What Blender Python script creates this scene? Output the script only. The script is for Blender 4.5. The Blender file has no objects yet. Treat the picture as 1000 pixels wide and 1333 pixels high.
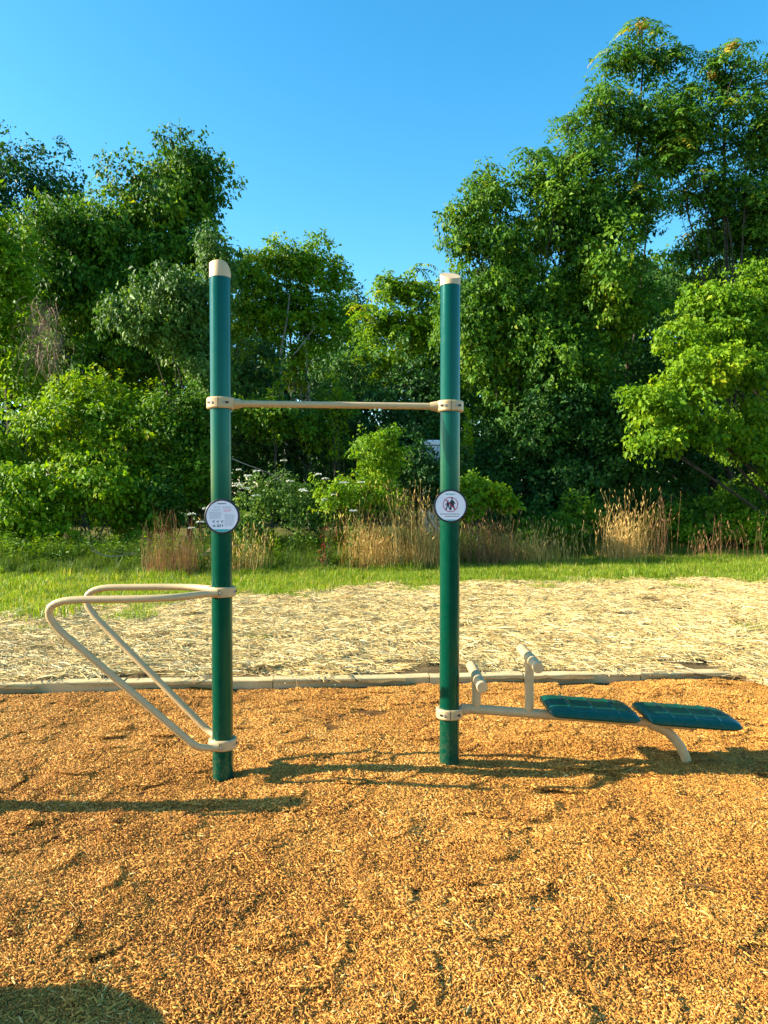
import bpy, math, random
import numpy as np
from mathutils import Vector, Euler, Matrix

R = math.radians
random.seed(7)
RNG = np.random.default_rng(11)
scene = bpy.context.scene
COL = scene.collection

# ------------------------------------------------------------------ camera, sky, sun, exposure
F_PX, HOR, CAM_H = 963.0, 641.0, 1.75
cam_d = bpy.data.cameras.new('camera')
cam = bpy.data.objects.new('camera', cam_d)
COL.objects.link(cam)
cam.location = (0, 0, CAM_H)
cam.rotation_euler = (R(90 - 1.5), 0, 0)
cam_d.sensor_fit = 'VERTICAL'
cam_d.sensor_height = 36.0
cam_d.lens = 36.0 * F_PX / 1333.0
cam_d.clip_start = 0.05
cam_d.clip_end = 3000
scene.camera = cam

SUN_EL, SUN_AZ = 25.0, 0.6        # sun stands to the left, two degrees towards the viewer
sun_v = Vector((-math.cos(R(SUN_EL)) * math.cos(R(SUN_AZ)),
                -math.cos(R(SUN_EL)) * math.sin(R(SUN_AZ)), math.sin(R(SUN_EL))))
world = bpy.data.worlds.new('World')
scene.world = world
world.use_nodes = True
wn, wl = world.node_tree.nodes, world.node_tree.links
wn.clear()
sky = wn.new('ShaderNodeTexSky')
sky.sky_type = 'NISHITA'
sky.sun_disc = False
sky.sun_elevation = R(SUN_EL)
sky.sun_rotation = R(-90 - SUN_AZ)
sky.altitude = 100
sky.air_density = 1.0
sky.dust_density = 0.6
sky.ozone_density = 2.0
hs = wn.new('ShaderNodeHueSaturation')
hs.inputs['Hue'].default_value = 0.486
hs.inputs['Saturation'].default_value = 1.38
hs.inputs['Value'].default_value = 1.0
bg = wn.new('ShaderNodeBackground')
bg.inputs['Strength'].default_value = 0.119
wo = wn.new('ShaderNodeOutputWorld')
wl.new(sky.outputs[0], hs.inputs['Color'])
wl.new(hs.outputs[0], bg.inputs['Color'])
wl.new(bg.outputs[0], wo.inputs['Surface'])

sun_d = bpy.data.lights.new('sun', 'SUN')
sun_d.energy = 5.0
sun_d.angle = R(0.5)
sun_d.color = (1.0, 0.91, 0.74)
sun = bpy.data.objects.new('sun', sun_d)
sun.rotation_euler = sun_v.to_track_quat('Z', 'Y').to_euler()
sun.location = (-20, -2, 12)
COL.objects.link(sun)

vs = scene.view_settings
vs.view_transform = 'Standard'
vs.look = 'None'
vs.gamma = 1.0
vs.use_curve_mapping = False
vs.exposure = 1.55
scene.cycles.max_bounces = 8
scene.cycles.transparent_max_bounces = 4

# ------------------------------------------------------------------ helpers
OFF = {}

def px(x, y, d):
    """a point d metres away that shows at pixel x, y of the 1000 x 1333 photograph"""
    if d > 15:          # the edge of the wood runs away to the right
        d = d * (0.95 + 0.31 * min(1.15, max(-.1, x / 1000.0)))
    return np.array([(x - 500.0) / F_PX * d, d, CAM_H - (y - HOR) / F_PX * d])

def lin(r, g, b):
    f = lambda c: c / 12.92 if c <= 0.04045 else ((c + 0.055) / 1.055) ** 2.4
    return (f(r / 255), f(g / 255), f(b / 255), 1)

def tag(o, label=None, cat=None, group=None, kind=None):
    if label: o['label'] = label
    if cat: o['category'] = cat
    if group: o['group'] = group
    if kind: o['kind'] = kind
    return o

def empty(name, loc, label, cat, group=None):
    o = bpy.data.objects.new(name, None)
    o.empty_display_size = 0.2
    o.location = [float(c) for c in loc]
    COL.objects.link(o)
    OFF[o.name] = np.array(loc, float)
    return tag(o, label, cat, group)

def mesh_data(name, V, F, mat=None, smooth=False, attr=None):
    V = np.asarray(V, np.float32)
    me = bpy.data.meshes.new(name)
    if isinstance(F, np.ndarray):
        n, k = F.shape
        me.vertices.add(len(V)); me.vertices.foreach_set('co', V.ravel())
        me.loops.add(n * k); me.loops.foreach_set('vertex_index', F.astype(np.int32).ravel())
        me.polygons.add(n)
        me.polygons.foreach_set('loop_start', np.arange(0, n * k, k, dtype=np.int32))
        me.update(calc_edges=True)
    else:
        me.from_pydata(V.tolist(), [], F)
        me.update()
    if smooth:
        me.polygons.foreach_set('use_smooth', np.ones(len(me.polygons), bool))
    if attr is not None:
        a = me.attributes.new('var', 'FLOAT', 'POINT')
        a.data.foreach_set('value', np.asarray(attr, np.float32))
    if mat: me.materials.append(mat)
    return me

def part(name, V, F, mat, parent=None, smooth=False, attr=None, label=None, kind=None):
    V = np.asarray(V, float)
    if parent is not None:
        V = V - OFF[parent.name]
    o = bpy.data.objects.new(name, mesh_data(name, V, F, mat, smooth, attr))
    COL.objects.link(o)
    if parent is not None:
        o.parent = parent
        OFF[o.name] = OFF[parent.name]
    else:
        OFF[o.name] = np.zeros(3)
    if label: o['label'] = label
    if kind: o['kind'] = kind
    return o

class MB:
    """collects simple shapes into one list of vertices and faces"""
    def __init__(s): s.v = []; s.f = []
    def add(s, V, F):
        b = len(s.v)
        s.v += [tuple(map(float, p)) for p in V]
        s.f += [tuple(b + i for i in q) for q in F]
        return s
    def box(s, c, size, rot=None, bev=0.0):
        hx, hy, hz = [k / 2 for k in size]
        if bev <= 0:
            V = [(x, y, z) for z in (-hz, hz) for x, y in ((-hx, -hy), (hx, -hy), (hx, hy), (-hx, hy))]
            F = [(3, 2, 1, 0), (4, 5, 6, 7), (0, 1, 5, 4), (1, 2, 6, 5), (2, 3, 7, 6), (3, 0, 4, 7)]
        else:
            b = bev
            ring = [(-hx + b, -hy), (hx - b, -hy), (hx, -hy + b), (hx, hy - b), (hx - b, hy), (-hx + b, hy), (-hx, hy - b), (-hx, -hy + b)]
            ins = [(x * (1 - b / hx), y * (1 - b / hy)) for x, y in ring]
            V = [(x, y, -hz) for x, y in ins] + [(x, y, -hz + b) for x, y in ring] + [(x, y, hz - b) for x, y in ring] + [(x, y, hz) for x, y in ins]
            F = [tuple(range(7, -1, -1)), tuple(range(24, 32))]
            for k in range(3):
                for i in range(8):
                    j = (i + 1) % 8
                    F.append((k * 8 + i, k * 8 + j, k * 8 + 8 + j, k * 8 + 8 + i))
        V = np.array(V)
        if rot is not None:
            V = V @ np.array(Euler(rot).to_matrix()).T
        return s.add(V + np.array(c), F)
    def tube(s, pts, rad, n=12, cap=True):
        pts = np.asarray(pts, float)
        m = len(pts)
        rad = np.full(m, rad) if np.isscalar(rad) else np.asarray(rad, float)
        tan = np.gradient(pts, axis=0)
        tan /= np.linalg.norm(tan, axis=1)[:, None] + 1e-9
        u = np.cross(tan[0], (0.13, 0.31, 0.94))
        if np.linalg.norm(u) < 0.1: u = np.cross(tan[0], (1, 0, 0))
        u /= np.linalg.norm(u)
        V = []
        for i in range(m):
            u = u - tan[i] * np.dot(u, tan[i]); u /= np.linalg.norm(u)
            w = np.cross(tan[i], u)
            for k in range(n):
                a = 2 * math.pi * k / n
                V.append(pts[i] + rad[i] * (math.cos(a) * u + math.sin(a) * w))
        F = [(i * n + k, i * n + (k + 1) % n, (i + 1) * n + (k + 1) % n, (i + 1) * n + k) for i in range(m - 1) for k in range(n)]
        if cap:
            F += [tuple(range(n - 1, -1, -1)), tuple(range((m - 1) * n, m * n))]
        return s.add(V, F)
    def lathe(s, prof, c, n=40, axis='z', a0=0.0, a1=2 * math.pi, closed_prof=False):
        full = abs(a1 - a0 - 2 * math.pi) < 1e-6
        na = n if full else n + 1
        V = []
        for k in range(na):
            a = a0 + (a1 - a0) * k / n
            for r, z in prof:
                if axis == 'z': V.append((c[0] + r * math.cos(a), c[1] + r * math.sin(a), c[2] + z))
                else: V.append((c[0] + r * math.cos(a), c[1] - z, c[2] + r * math.sin(a)))
        m = len(prof)
        F = []
        for k in range(n):
            k2 = (k + 1) % na
            for i in range(m if closed_prof else m - 1):
                j = (i + 1) % m
                F.append((k * m + i, k2 * m + i, k2 * m + j, k * m + j))
        if not full and closed_prof:
            F += [tuple(range(m)), tuple(range(n * m + m - 1, n * m - 1, -1))]
        return s.add(V, F)
    def build(s, name, mat, parent=None, smooth=False, label=None, kind=None):
        o = part(name, s.v, s.f, mat, parent, False, None, label, kind)
        if smooth:
            me = o.data
            me.polygons.foreach_set('use_smooth', np.ones(len(me.polygons), bool))
            me.set_sharp_from_angle(angle=R(38))
        return o

def catmull(P, n=10):
    P = np.asarray(P, float)
    Q = np.vstack([2 * P[0] - P[1], P, 2 * P[-1] - P[-2]])
    out = []
    for i in range(1, len(Q) - 2):
        for t in np.linspace(0, 1, n, endpoint=False):
            a, b, c, d = Q[i - 1], Q[i], Q[i + 1], Q[i + 2]
            out.append(0.5 * (2 * b + (c - a) * t + (2 * a - 5 * b + 4 * c - d) * t * t + (3 * b - a - 3 * c + d) * t ** 3))
    out.append(P[-1])
    return np.array(out)

def rounded_path(P, r, n=8):
    """polyline with circular-ish corners"""
    P = np.asarray(P, float)
    out = [P[0]]
    for i in range(1, len(P) - 1):
        a, b, c = P[i - 1], P[i], P[i + 1]
        la, lc = np.linalg.norm(a - b), np.linalg.norm(c - b)
        rr = min(r[i] if hasattr(r, '__len__') else r, la * 0.49, lc * 0.49)
        p, q = b + (a - b) / la * rr, b + (c - b) / lc * rr
        for t in np.linspace(0, 1, n):
            out.append((1 - t) ** 2 * p + 2 * t * (1 - t) * b + t * t * q)
    out.append(P[-1])
    return np.array(out)

class Noise:
    """smooth sum-of-waves noise, any dimension"""
    def __init__(s, seed, dim, lmin, lmax, n=24):
        r = np.random.default_rng(seed)
        lam = np.exp(r.uniform(math.log(lmin), math.log(lmax), n))
        d = r.normal(size=(n, dim)); d /= np.linalg.norm(d, axis=1)[:, None]
        s.k = d * (2 * math.pi / lam)[:, None]
        s.ph = r.uniform(0, 6.28, n)
        s.a = math.sqrt(2.0 / n)
    def __call__(s, P):
        return s.a * np.sin(np.asarray(P) @ s.k.T + s.ph).sum(-1)

# ------------------------------------------------------------------ materials
def new_mat(name):
    m = bpy.data.materials.new(name)
    m.use_nodes = True
    nt = m.node_tree
    return m, nt, nt.nodes['Principled BSDF'], nt.nodes['Material Output']

def ramp(nt, stops):
    n = nt.nodes.new('ShaderNodeValToRGB')
    e = n.color_ramp.elements
    e[0].position, e[0].color = stops[0][0], stops[0][1]
    e[1].position, e[1].color = stops[-1][0], stops[-1][1]
    for p, c in stops[1:-1]:
        x = e.new(p); x.color = c
    return n

def noise_tex(nt, scale, detail=4, rough=0.6, coord='Object'):
    tc = nt.nodes.new('ShaderNodeTexCoord')
    n = nt.nodes.new('ShaderNodeTexNoise')
    n.inputs['Scale'].default_value = scale
    n.inputs['Detail'].default_value = detail
    n.inputs['Roughness'].default_value = rough
    nt.links.new(tc.outputs[coord], n.inputs['Vector'])
    return n

def c4(r, g, b): return (r, g, b, 1)

def painted(name, col, rough=0.35, spec=0.5, coat=0.0, bump=0.02, mott=0.12):
    m, nt, p, out = new_mat(name)
    n = noise_tex(nt, 14, 5)
    r = ramp(nt, [(0.3, c4(*[c * (1 - mott) for c in col])), (0.7, c4(*[min(1, c * (1 + mott)) for c in col]))])
    nt.links.new(n.outputs[0], r.inputs[0]); nt.links.new(r.outputs[0], p.inputs['Base Color'])
    p.inputs['Roughness'].default_value = rough
    p.inputs['Specular IOR Level'].default_value = spec
    p.inputs['Coat Weight'].default_value = coat
    p.inputs['Coat Roughness'].default_value = 0.12
    n2 = noise_tex(nt, 220, 2)
    b = nt.nodes.new('ShaderNodeBump'); b.inputs['Strength'].default_value = bump * 4; b.inputs['Distance'].default_value = 0.001
    nt.links.new(n2.outputs[0], b.inputs['Height']); nt.links.new(b.outputs[0], p.inputs['Normal'])
    rr = ramp(nt, [(0.35, c4(rough * .8, rough * .8, rough * .8)), (0.75, c4(rough * 1.35, rough * 1.35, rough * 1.35))])
    nt.links.new(n.outputs[0], rr.inputs[0]); nt.links.new(rr.outputs[0], p.inputs['Roughness'])
    return m

def var_mat(name, stops, rough=0.6, trans=0.0, tcol=None, spec=0.3, extra=None):
    """colour from each piece's own 'var' value; thin leaves let light through"""
    m, nt, p, out = new_mat(name)
    at = nt.nodes.new('ShaderNodeAttribute'); at.attribute_name = 'var'
    r = ramp(nt, stops)
    nt.links.new(at.outputs['Fac'], r.inputs[0])
    nt.links.new(r.outputs[0], p.inputs['Base Color'])
    p.inputs['Roughness'].default_value = rough
    p.inputs['Specular IOR Level'].default_value = spec
    if trans > 0:
        t = nt.nodes.new('ShaderNodeBsdfTranslucent')
        mx = nt.nodes.new('ShaderNodeMix'); mx.data_type = 'RGBA'; mx.blend_type = 'MULTIPLY'
        mx.inputs[0].default_value = 1.0
        nt.links.new(r.outputs[0], mx.inputs[6]); mx.inputs[7].default_value = tcol or c4(1.6, 1.5, 0.6)
        nt.links.new(mx.outputs[2], t.inputs[0])
        ms = nt.nodes.new('ShaderNodeMixShader'); ms.inputs[0].default_value = trans
        nt.links.new(p.outputs[0], ms.inputs[1]); nt.links.new(t.outputs[0], ms.inputs[2])
        nt.links.new(ms.outputs[0], out.inputs['Surface'])
    return m

def ground_mat(name, stops, scale, bump=0.6, dist=0.02, scale2=60, stops2=None):
    m, nt, p, out = new_mat(name)
    n = noise_tex(nt, scale, 8, 0.65)
    r = ramp(nt, stops)
    nt.links.new(n.outputs[0], r.inputs[0])
    n2 = noise_tex(nt, scale2, 6, 0.7)
    r2 = ramp(nt, stops2 or [(0.3, c4(.55, .55, .55)), (0.7, c4(1, 1, 1))])
    nt.links.new(n2.outputs[0], r2.inputs[0])
    mx = nt.nodes.new('ShaderNodeMix'); mx.data_type = 'RGBA'; mx.blend_type = 'MULTIPLY'; mx.inputs[0].default_value = 1
    nt.links.new(r.outputs[0], mx.inputs[6]); nt.links.new(r2.outputs[0], mx.inputs[7])
    nt.links.new(mx.outputs[2], p.inputs['Base Color'])
    p.inputs['Roughness'].default_value = 0.95
    p.inputs['Specular IOR Level'].default_value = 0.1
    b = nt.nodes.new('ShaderNodeBump'); b.inputs['Strength'].default_value = bump; b.inputs['Distance'].default_value = dist
    nt.links.new(n2.outputs[0], b.inputs['Height']); nt.links.new(b.outputs[0], p.inputs['Normal'])
    return m

M = {}
M['post'] = painted('green_powder_coat', (0.0, 0.048, 0.025), 0.17, 0.5, 0.0, .01, .04)
M['post'].node_tree.nodes['Principled BSDF'].inputs['Specular Tint'].default_value = (.25, .95, .88, 1)
def dusty(m, zmax, amt):
    nt = m.node_tree; p = nt.nodes['Principled BSDF']
    src = p.inputs['Base Color'].links[0].from_socket
    tc = nt.nodes.new('ShaderNodeTexCoord'); sp = nt.nodes.new('ShaderNodeSeparateXYZ'); nt.links.new(tc.outputs['Object'], sp.inputs[0])
    mr = nt.nodes.new('ShaderNodeMapRange'); mr.inputs['From Min'].default_value = 0; mr.inputs['From Max'].default_value = zmax
    mr.inputs['To Min'].default_value = 1; mr.inputs['To Max'].default_value = .06
    nt.links.new(sp.outputs['Z'], mr.inputs['Value'])
    n = noise_tex(nt, 38, 6, .7)
    r = ramp(nt, [(.45, c4(0, 0, 0)), (.75, c4(1, 1, 1))]); nt.links.new(n.outputs[0], r.inputs[0])
    mu = nt.nodes.new('ShaderNodeMath'); mu.operation = 'MULTIPLY'; nt.links.new(mr.outputs[0], mu.inputs[0]); nt.links.new(r.outputs[0], mu.inputs[1])
    m2 = nt.nodes.new('ShaderNodeMath'); m2.operation = 'MULTIPLY'; m2.inputs[1].default_value = amt; nt.links.new(mu.outputs[0], m2.inputs[0])
    mx = nt.nodes.new('ShaderNodeMix'); mx.data_type = 'RGBA'
    nt.links.new(m2.outputs[0], mx.inputs[0]); nt.links.new(src, mx.inputs[6]); mx.inputs[7].default_value = c4(.36, .24, .12)
    nt.links.new(mx.outputs[2], p.inputs['Base Color'])
dusty(M['post'], .40, .20)
M['beige'] = painted('tan_powder_coat', (0.52, 0.37, 0.18), 0.42, 0.4, 0.0, .02, .05)
dusty(M['beige'], 1.6, .30)
M['cap'] = painted('tan_cap_plastic', (0.60, 0.42, 0.22), 0.45, 0.4, 0, .02, .05)
M['teal'] = painted('teal_moulded_plastic', (0.0, 0.064, 0.040), 0.34, 0.45, 0.0, 0.04, .06)
dusty(M['teal'], 1.2, .06)
M['dark'] = painted('black_rubber_and_shade', (0.012, 0.014, 0.022), 0.5, 0.4)  # also stands in for shade in bolt hollows and board openings
M['steel'] = painted('bolt_steel', (0.30, 0.27, 0.22), 0.35, 0.6)
M['sign_white'] = painted('white_sign_face', (0.80, 0.80, 0.86), 0.4, 0.4, 0, 0, 0.03)
M['ink'] = painted('black_print', (0.015, 0.018, 0.035), 0.5)
M['ink_grey'] = painted('grey_print', (0.36, 0.38, 0.46), 0.5)
M['ink_red'] = painted('red_print', (0.50, 0.02, 0.10), 0.5)
M['ink_pink'] = painted('pale_red_print', (0.75, 0.28, 0.38), 0.5)
M['ink_teal'] = painted('teal_print', (0.02, 0.40, 0.38), 0.5)

G = lambda r, g, b: c4(r, g, b)
M['leaf_vine'] = var_mat('vine_leaf', [(0, G(.020, .070, .005)), (.4, G(.066, .165, .007)), (.75, G(.150, .265, .008)), (1, G(.30, .33, .012))], .5, 0.33, None, .16)
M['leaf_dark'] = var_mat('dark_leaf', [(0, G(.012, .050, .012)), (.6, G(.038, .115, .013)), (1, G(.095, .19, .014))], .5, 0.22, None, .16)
M['leaf_bright'] = var_mat('bright_leaf', [(0, G(.055, .145, .004)), (.45, G(.135, .258, .005)), (.85, G(.245, .35, .006)), (1, G(.38, .38, .010))], .5, 0.38, None, .16)
M['leaf_grey'] = var_mat('greyish_leaf', [(0, G(.034, .098, .014)), (.6, G(.100, .195, .020)), (1, G(.20, .29, .04))], .5, 0.3, None, .2)
M['leaf_ail'] = var_mat('pinnate_leaflet', [(0, G(.026, .095, .009)), (.55, G(.082, .190, .010)), (.88, G(.18, .285, .014)), (1, G(.50, .38, .02))], .5, 0.33, None, .18)
M['seed'] = var_mat('yellow_seed', [(0, G(.42, .30, .03)), (1, G(.60, .40, .08))], .7, .3, c4(1.2, 1.1, .7))
M['bark'] = ground_mat('grey_brown_bark', [(.3, G(.05, .038, .026)), (.7, G(.14, .11, .08))], 6, .8, .02, 40)
M['bark_pale'] = ground_mat('pale_bark', [(.3, G(.18, .16, .12)), (.7, G(.40, .37, .30))], 6, .5, .01, 30)
M['vine_dead'] = var_mat('dead_vine', [(0, G(.10, .055, .035)), (1, G(.34, .20, .13))], .8)
M['drygrass'] = var_mat('dry_grass', [(0, G(.28, .14, .035)), (.5, G(.58, .36, .10)), (1, G(.74, .54, .20))], .7, .3, c4(1.2, 1.1, .8))
M['rust'] = var_mat('rusty_stem', [(0, G(.12, .06, .025)), (1, G(.36, .19, .08))], .8, .2)
M['grass'] = var_mat('grass_blade', [(0, G(.080, .160, .008)), (.5, G(.200, .310, .010)), (.85, G(.33, .36, .02)), (1, G(.52, .42, .14))], .5, .4, c4(1.5, 1.4, .5), .3)
M['weed'] = var_mat('weed_blade', [(0, G(.050, .110, .012)), (.6, G(.130, .220, .018)), (1, G(.34, .31, .08))], .5, .35, c4(1.4, 1.3, .6), .3)
M['straw'] = var_mat('straw', [(0, G(.15, .075, .022)), (.3, G(.46, .29, .085)), (.7, G(.74, .54, .19)), (1, G(.86, .73, .40))], .55, .12, c4(1, 1, 1), .4)
M['chip'] = var_mat('wood_chip', [(0, G(.07, .026, .008)), (.2, G(.30, .115, .020)), (.5, G(.54, .236, .038)), (.88, G(.65, .340, .066)), (1, G(.72, .48, .17))], .7, 0, None, .2)
M['flower'] = var_mat('white_umbel', [(0, G(.50, .52, .38)), (1, G(.80, .80, .70))], .8, .2, c4(1, 1, 1))
M['redleaf'] = var_mat('red_leaf', [(0, G(.12, .02, .012)), (1, G(.26, .05, .03))], .5, .3, c4(1.4, .8, .6))
M['mulch_base'] = ground_mat('mulch_bed', [(.3, G(.13, .058, .018)), (.7, G(.27, .135, .040))], 9, 1.0, .02, 90)
M['straw_base'] = ground_mat('straw_bed', [(.3, G(.11, .07, .03)), (.55, G(.22, .145, .06)), (.8, G(.36, .26, .11))], 3, 1, .02, 70)
M['lawn'] = ground_mat('lawn_soil', [(.3, G(.080, .100, .012)), (.7, G(.22, .18, .05))], 2, .8, .03, 30)
M['ground'] = ground_mat('far_ground', [(.3, G(.045, .055, .018)), (.7, G(.085, .09, .03))], .6, .8, .05, 8)
M['timber'] = ground_mat('weathered_pine', [(.3, G(.52, .38, .17)), (.7, G(.68, .53, .27))], 5, .4, .003, 60, [(.3, c4(.8, .8, .8)), (.7, c4(1, 1, 1))])
M['cabinet'] = painted('pale_cabinet_paint', (.72, .73, .74), .5)

# ------------------------------------------------------------------ ground
n_big = Noise(1, 2, 1.2, 4.0, 10)
n_mid = Noise(2, 2, .22, .7, 26)
n_fine = Noise(3, 2, .05, .15, 60)
n_pit = Noise(4, 2, .05, .16, 60)
n_straw = Noise(5, 2, .25, 1.1, 26)

POST_L = np.array([-1.000, 4.55]); POST_R = np.array([0.419, 4.71])

def edge_y(x): return 6.80 + 0.0655 * x
CORNER = np.array([3.46, 6.80 + .0655 * 3.46])

def mulch_z(x, y):
    P = np.stack([x, y], -1)
    z = .011 * n_big(P) + .0040 * n_mid(P) + .0022 * n_fine(P)
    z -= .028 * np.clip(n_pit(P) - 1.2, 0, 1.0)
    z -= .030 * np.exp(-((edge_y(x) - y) / .22) ** 2)
    d = np.hypot(x - POST_L[0], y - POST_L[1] + .07)
    z -= .028 * np.exp(-(d / .11) ** 2)
    d2 = np.hypot(x - POST_L[0] - .07, y - POST_L[1] + .14)
    z += .03 * np.exp(-(d2 / .06) ** 2)
    return z

def straw_z(x, y):
    P = np.stack([x, y], -1)
    return .030 + .007 * n_straw(P) + .002 * n_fine(P)

def lawn_z(x, y):
    P = np.stack([x, y], -1)
    t = np.clip((y - 14.0) / 6.0, 0, 1)
    return .015 * n_straw(P * .5) + .06 * t * t * (3 - 2 * t)

SX = [-12, -5.5, -4.86, -2.6, -.7, 1.5, 8, 14]
SY = [8.8, 9.8, 10.9, 11.9, 12.8, 13.6, 14.6, 15.2]
n_edge = Noise(8, 1, .5, 3, 10)
def straw_far(x):
    x = np.asarray(x, float)
    return np.interp(x, SX, SY) + .35 * n_edge(x[..., None])

def in_mulch(x, y):
    side = (x - CORNER[0]) * .97 + (y - CORNER[1]) * .25   # right of the bent timber
    return (y < edge_y(x)) & (side < 0)

def grid(x0, x1, y0, y1, step, zf, keep=None):
    xs = np.arange(x0, x1 + step / 2, step); ys = np.arange(y0, y1 + step / 2, step)
    X, Y = np.meshgrid(xs, ys)
    Z = zf(X.ravel(), Y.ravel())
    V = np.stack([X.ravel(), Y.ravel(), Z], -1)
    nx, ny = len(xs), len(ys)
    i = (np.arange(ny - 1)[:, None] * nx + np.arange(nx - 1)[None, :]).ravel()
    F = np.stack([i, i + 1, i + nx + 1, i + nx], -1)
    if keep is not None:
        c = V[F].mean(1)
        F = F[keep(c[:, 0], c[:, 1])]
        used = np.zeros(len(V), bool); used[F.ravel()] = True
        idx = np.cumsum(used) - 1
        V, F = V[used], idx[F]
    return V, F

gV = [(-900, -900, -.20), (900, -900, -.20), (900, 900, -.20), (-900, 900, -.20)]
tag(part('ground', gV, [(0, 1, 2, 3)], M['ground']), kind='structure')
V, F = grid(-6.6, 6.0, .2, 7.4, .030, mulch_z, lambda x, y: in_mulch(x, y - .03))
tag(part('mulch_bed', V, F, M['mulch_base'], smooth=True), kind='structure')
V, F = grid(-13, 15, -1.0, 16.6, .11, straw_z, lambda x, y: (~in_mulch(x, y + .06)) & (y < straw_far(x)) & ((x > 3) | (y > 6)))
tag(part('straw_ground', V, F, M['straw_base'], smooth=True), kind='structure')
V, F = grid(-40, 40, 8, 70, .4, lawn_z)
tag(part('lawn', V, F, M['lawn'], smooth=True), kind='structure')

# ------------------------------------------------------------------ scattered ground cover (one object each, made of little patches)
def tile_mesh(name, V, F, mat, attr):
    o = bpy.data.objects.new(name, mesh_data(name, V, F, mat, False, attr))
    return o

def scatter(name, P, rot, scale, tiles, label, cat, pick=None):
    col = bpy.data.collections.new(name + '_patches')
    for t in tiles: col.objects.link(t)
    me = bpy.data.meshes.new(name)
    me.vertices.add(len(P)); me.vertices.foreach_set('co', np.asarray(P, np.float32).ravel())
    a = me.attributes.new('rot', 'FLOAT_VECTOR', 'POINT'); a.data.foreach_set('vector', np.asarray(rot, np.float32).ravel())
    a = me.attributes.new('scl', 'FLOAT', 'POINT'); a.data.foreach_set('value', np.asarray(scale, np.float32))
    a = me.attributes.new('idx', 'INT', 'POINT'); a.data.foreach_set('value', (RNG.integers(0, len(tiles), len(P)) if pick is None else np.clip(np.round((len(tiles) - 1) * (.5 + .24 * pick) + RNG.normal(0, 1.6, len(P))), 0, len(tiles) - 1)).astype(np.int32))
    me.update()
    o = bpy.data.objects.new(name, me); COL.objects.link(o)
    ng = bpy.data.node_groups.new(name + '_scatter', 'GeometryNodeTree')
    ng.interface.new_socket('Geometry', in_out='INPUT', socket_type='NodeSocketGeometry')
    ng.interface.new_socket('Geometry', in_out='OUTPUT', socket_type='NodeSocketGeometry')
    N, L = ng.nodes, ng.links
    gi, go = N.new('NodeGroupInput'), N.new('NodeGroupOutput')
    ci = N.new('GeometryNodeCollectionInfo'); ci.inputs['Collection'].default_value = col
    ci.inputs['Separate Children'].default_value = True; ci.inputs['Reset Children'].default_value = True
    ip = N.new('GeometryNodeInstanceOnPoints'); ip.inputs['Pick Instance'].default_value = True
    def named(nm, t):
        n = N.new('GeometryNodeInputNamedAttribute'); n.data_type = t; n.inputs['Name'].default_value = nm
        return n.outputs['Attribute']
    L.new(gi.outputs[0], ip.inputs['Points']); L.new(ci.outputs[0], ip.inputs['Instance'])
    L.new(named('idx', 'INT'), ip.inputs['Instance Index'])
    L.new(named('rot', 'FLOAT_VECTOR'), ip.inputs['Rotation'])
    L.new(named('scl', 'FLOAT'), ip.inputs['Scale'])
    L.new(ip.outputs[0], go.inputs[0])
    md = o.modifiers.new('scatter', 'NODES'); md.node_group = ng
    return tag(o, label, cat, kind='stuff')

def rotz_mats(a):
    c, s = np.cos(a), np.sin(a)
    m = np.zeros((len(a), 3, 3)); m[:, 0, 0] = c; m[:, 0, 1] = -s; m[:, 1, 0] = s; m[:, 1, 1] = c; m[:, 2, 2] = 1
    return m

def chip_tile(k, n=980, rad=.13):
    r = np.random.default_rng(100 + k)
    L = np.clip(r.lognormal(math.log(.0088), .62, n), .003, .055)
    W = np.clip(L * r.uniform(.12, .36, n), .0012, .0052); T = r.uniform(.0007, .0022, n)
    # a splinter: pointed or blunt ends, slightly bowed
    V = np.zeros((n, 8, 3))
    e0, e1 = r.uniform(.25, 1, n), r.uniform(.25, 1, n)
    for i, (sx, sy, e) in enumerate(((-1, -1, e0), (1, -1, e1), (1, 1, e1), (-1, 1, e0))):
        V[:, i, 0] = sx * L / 2; V[:, i, 1] = sy * W / 2 * e * 1.1; V[:, i, 2] = -T
        V[:, i + 4, 0] = sx * L / 2 * .94; V[:, i + 4, 1] = sy * W / 2 * e * .8; V[:, i + 4, 2] = T
    ax, ay, az = r.normal(0, .38, n), r.normal(0, .20, n), r.uniform(0, 6.28, n)
    for i in range(n):
        V[i] = V[i] @ np.array(Euler((ax[i], ay[i], az[i])).to_matrix()).T
    rr = rad * np.sqrt(r.uniform(0, 1, n)); th = r.uniform(0, 6.28, n)
    V += np.stack([rr * np.cos(th), rr * np.sin(th), r.uniform(-.003, .006, n)], -1)[:, None]
    f = np.array([(4, 5, 6, 7), (0, 1, 5, 4), (1, 2, 6, 5), (2, 3, 7, 6), (3, 0, 4, 7)])
    F = (np.arange(n)[:, None, None] * 8 + f[None]).reshape(-1, 4)
    var = np.clip(r.beta(1.9, 2.0, n) + .12 * (L > .03) + .036 * (k - 4) - .03, 0, 1)
    return tile_mesh('chip_patch', V.reshape(-1, 3), F, M['chip'], np.repeat(var, 8))

def scatter_points(x0, x1, y0, y1, spacing_f, n_try, keep):
    x = RNG.uniform(x0, x1, n_try); y = RNG.uniform(y0, y1, n_try)
    k = keep(x, y)
    return x[k], y[k]

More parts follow.
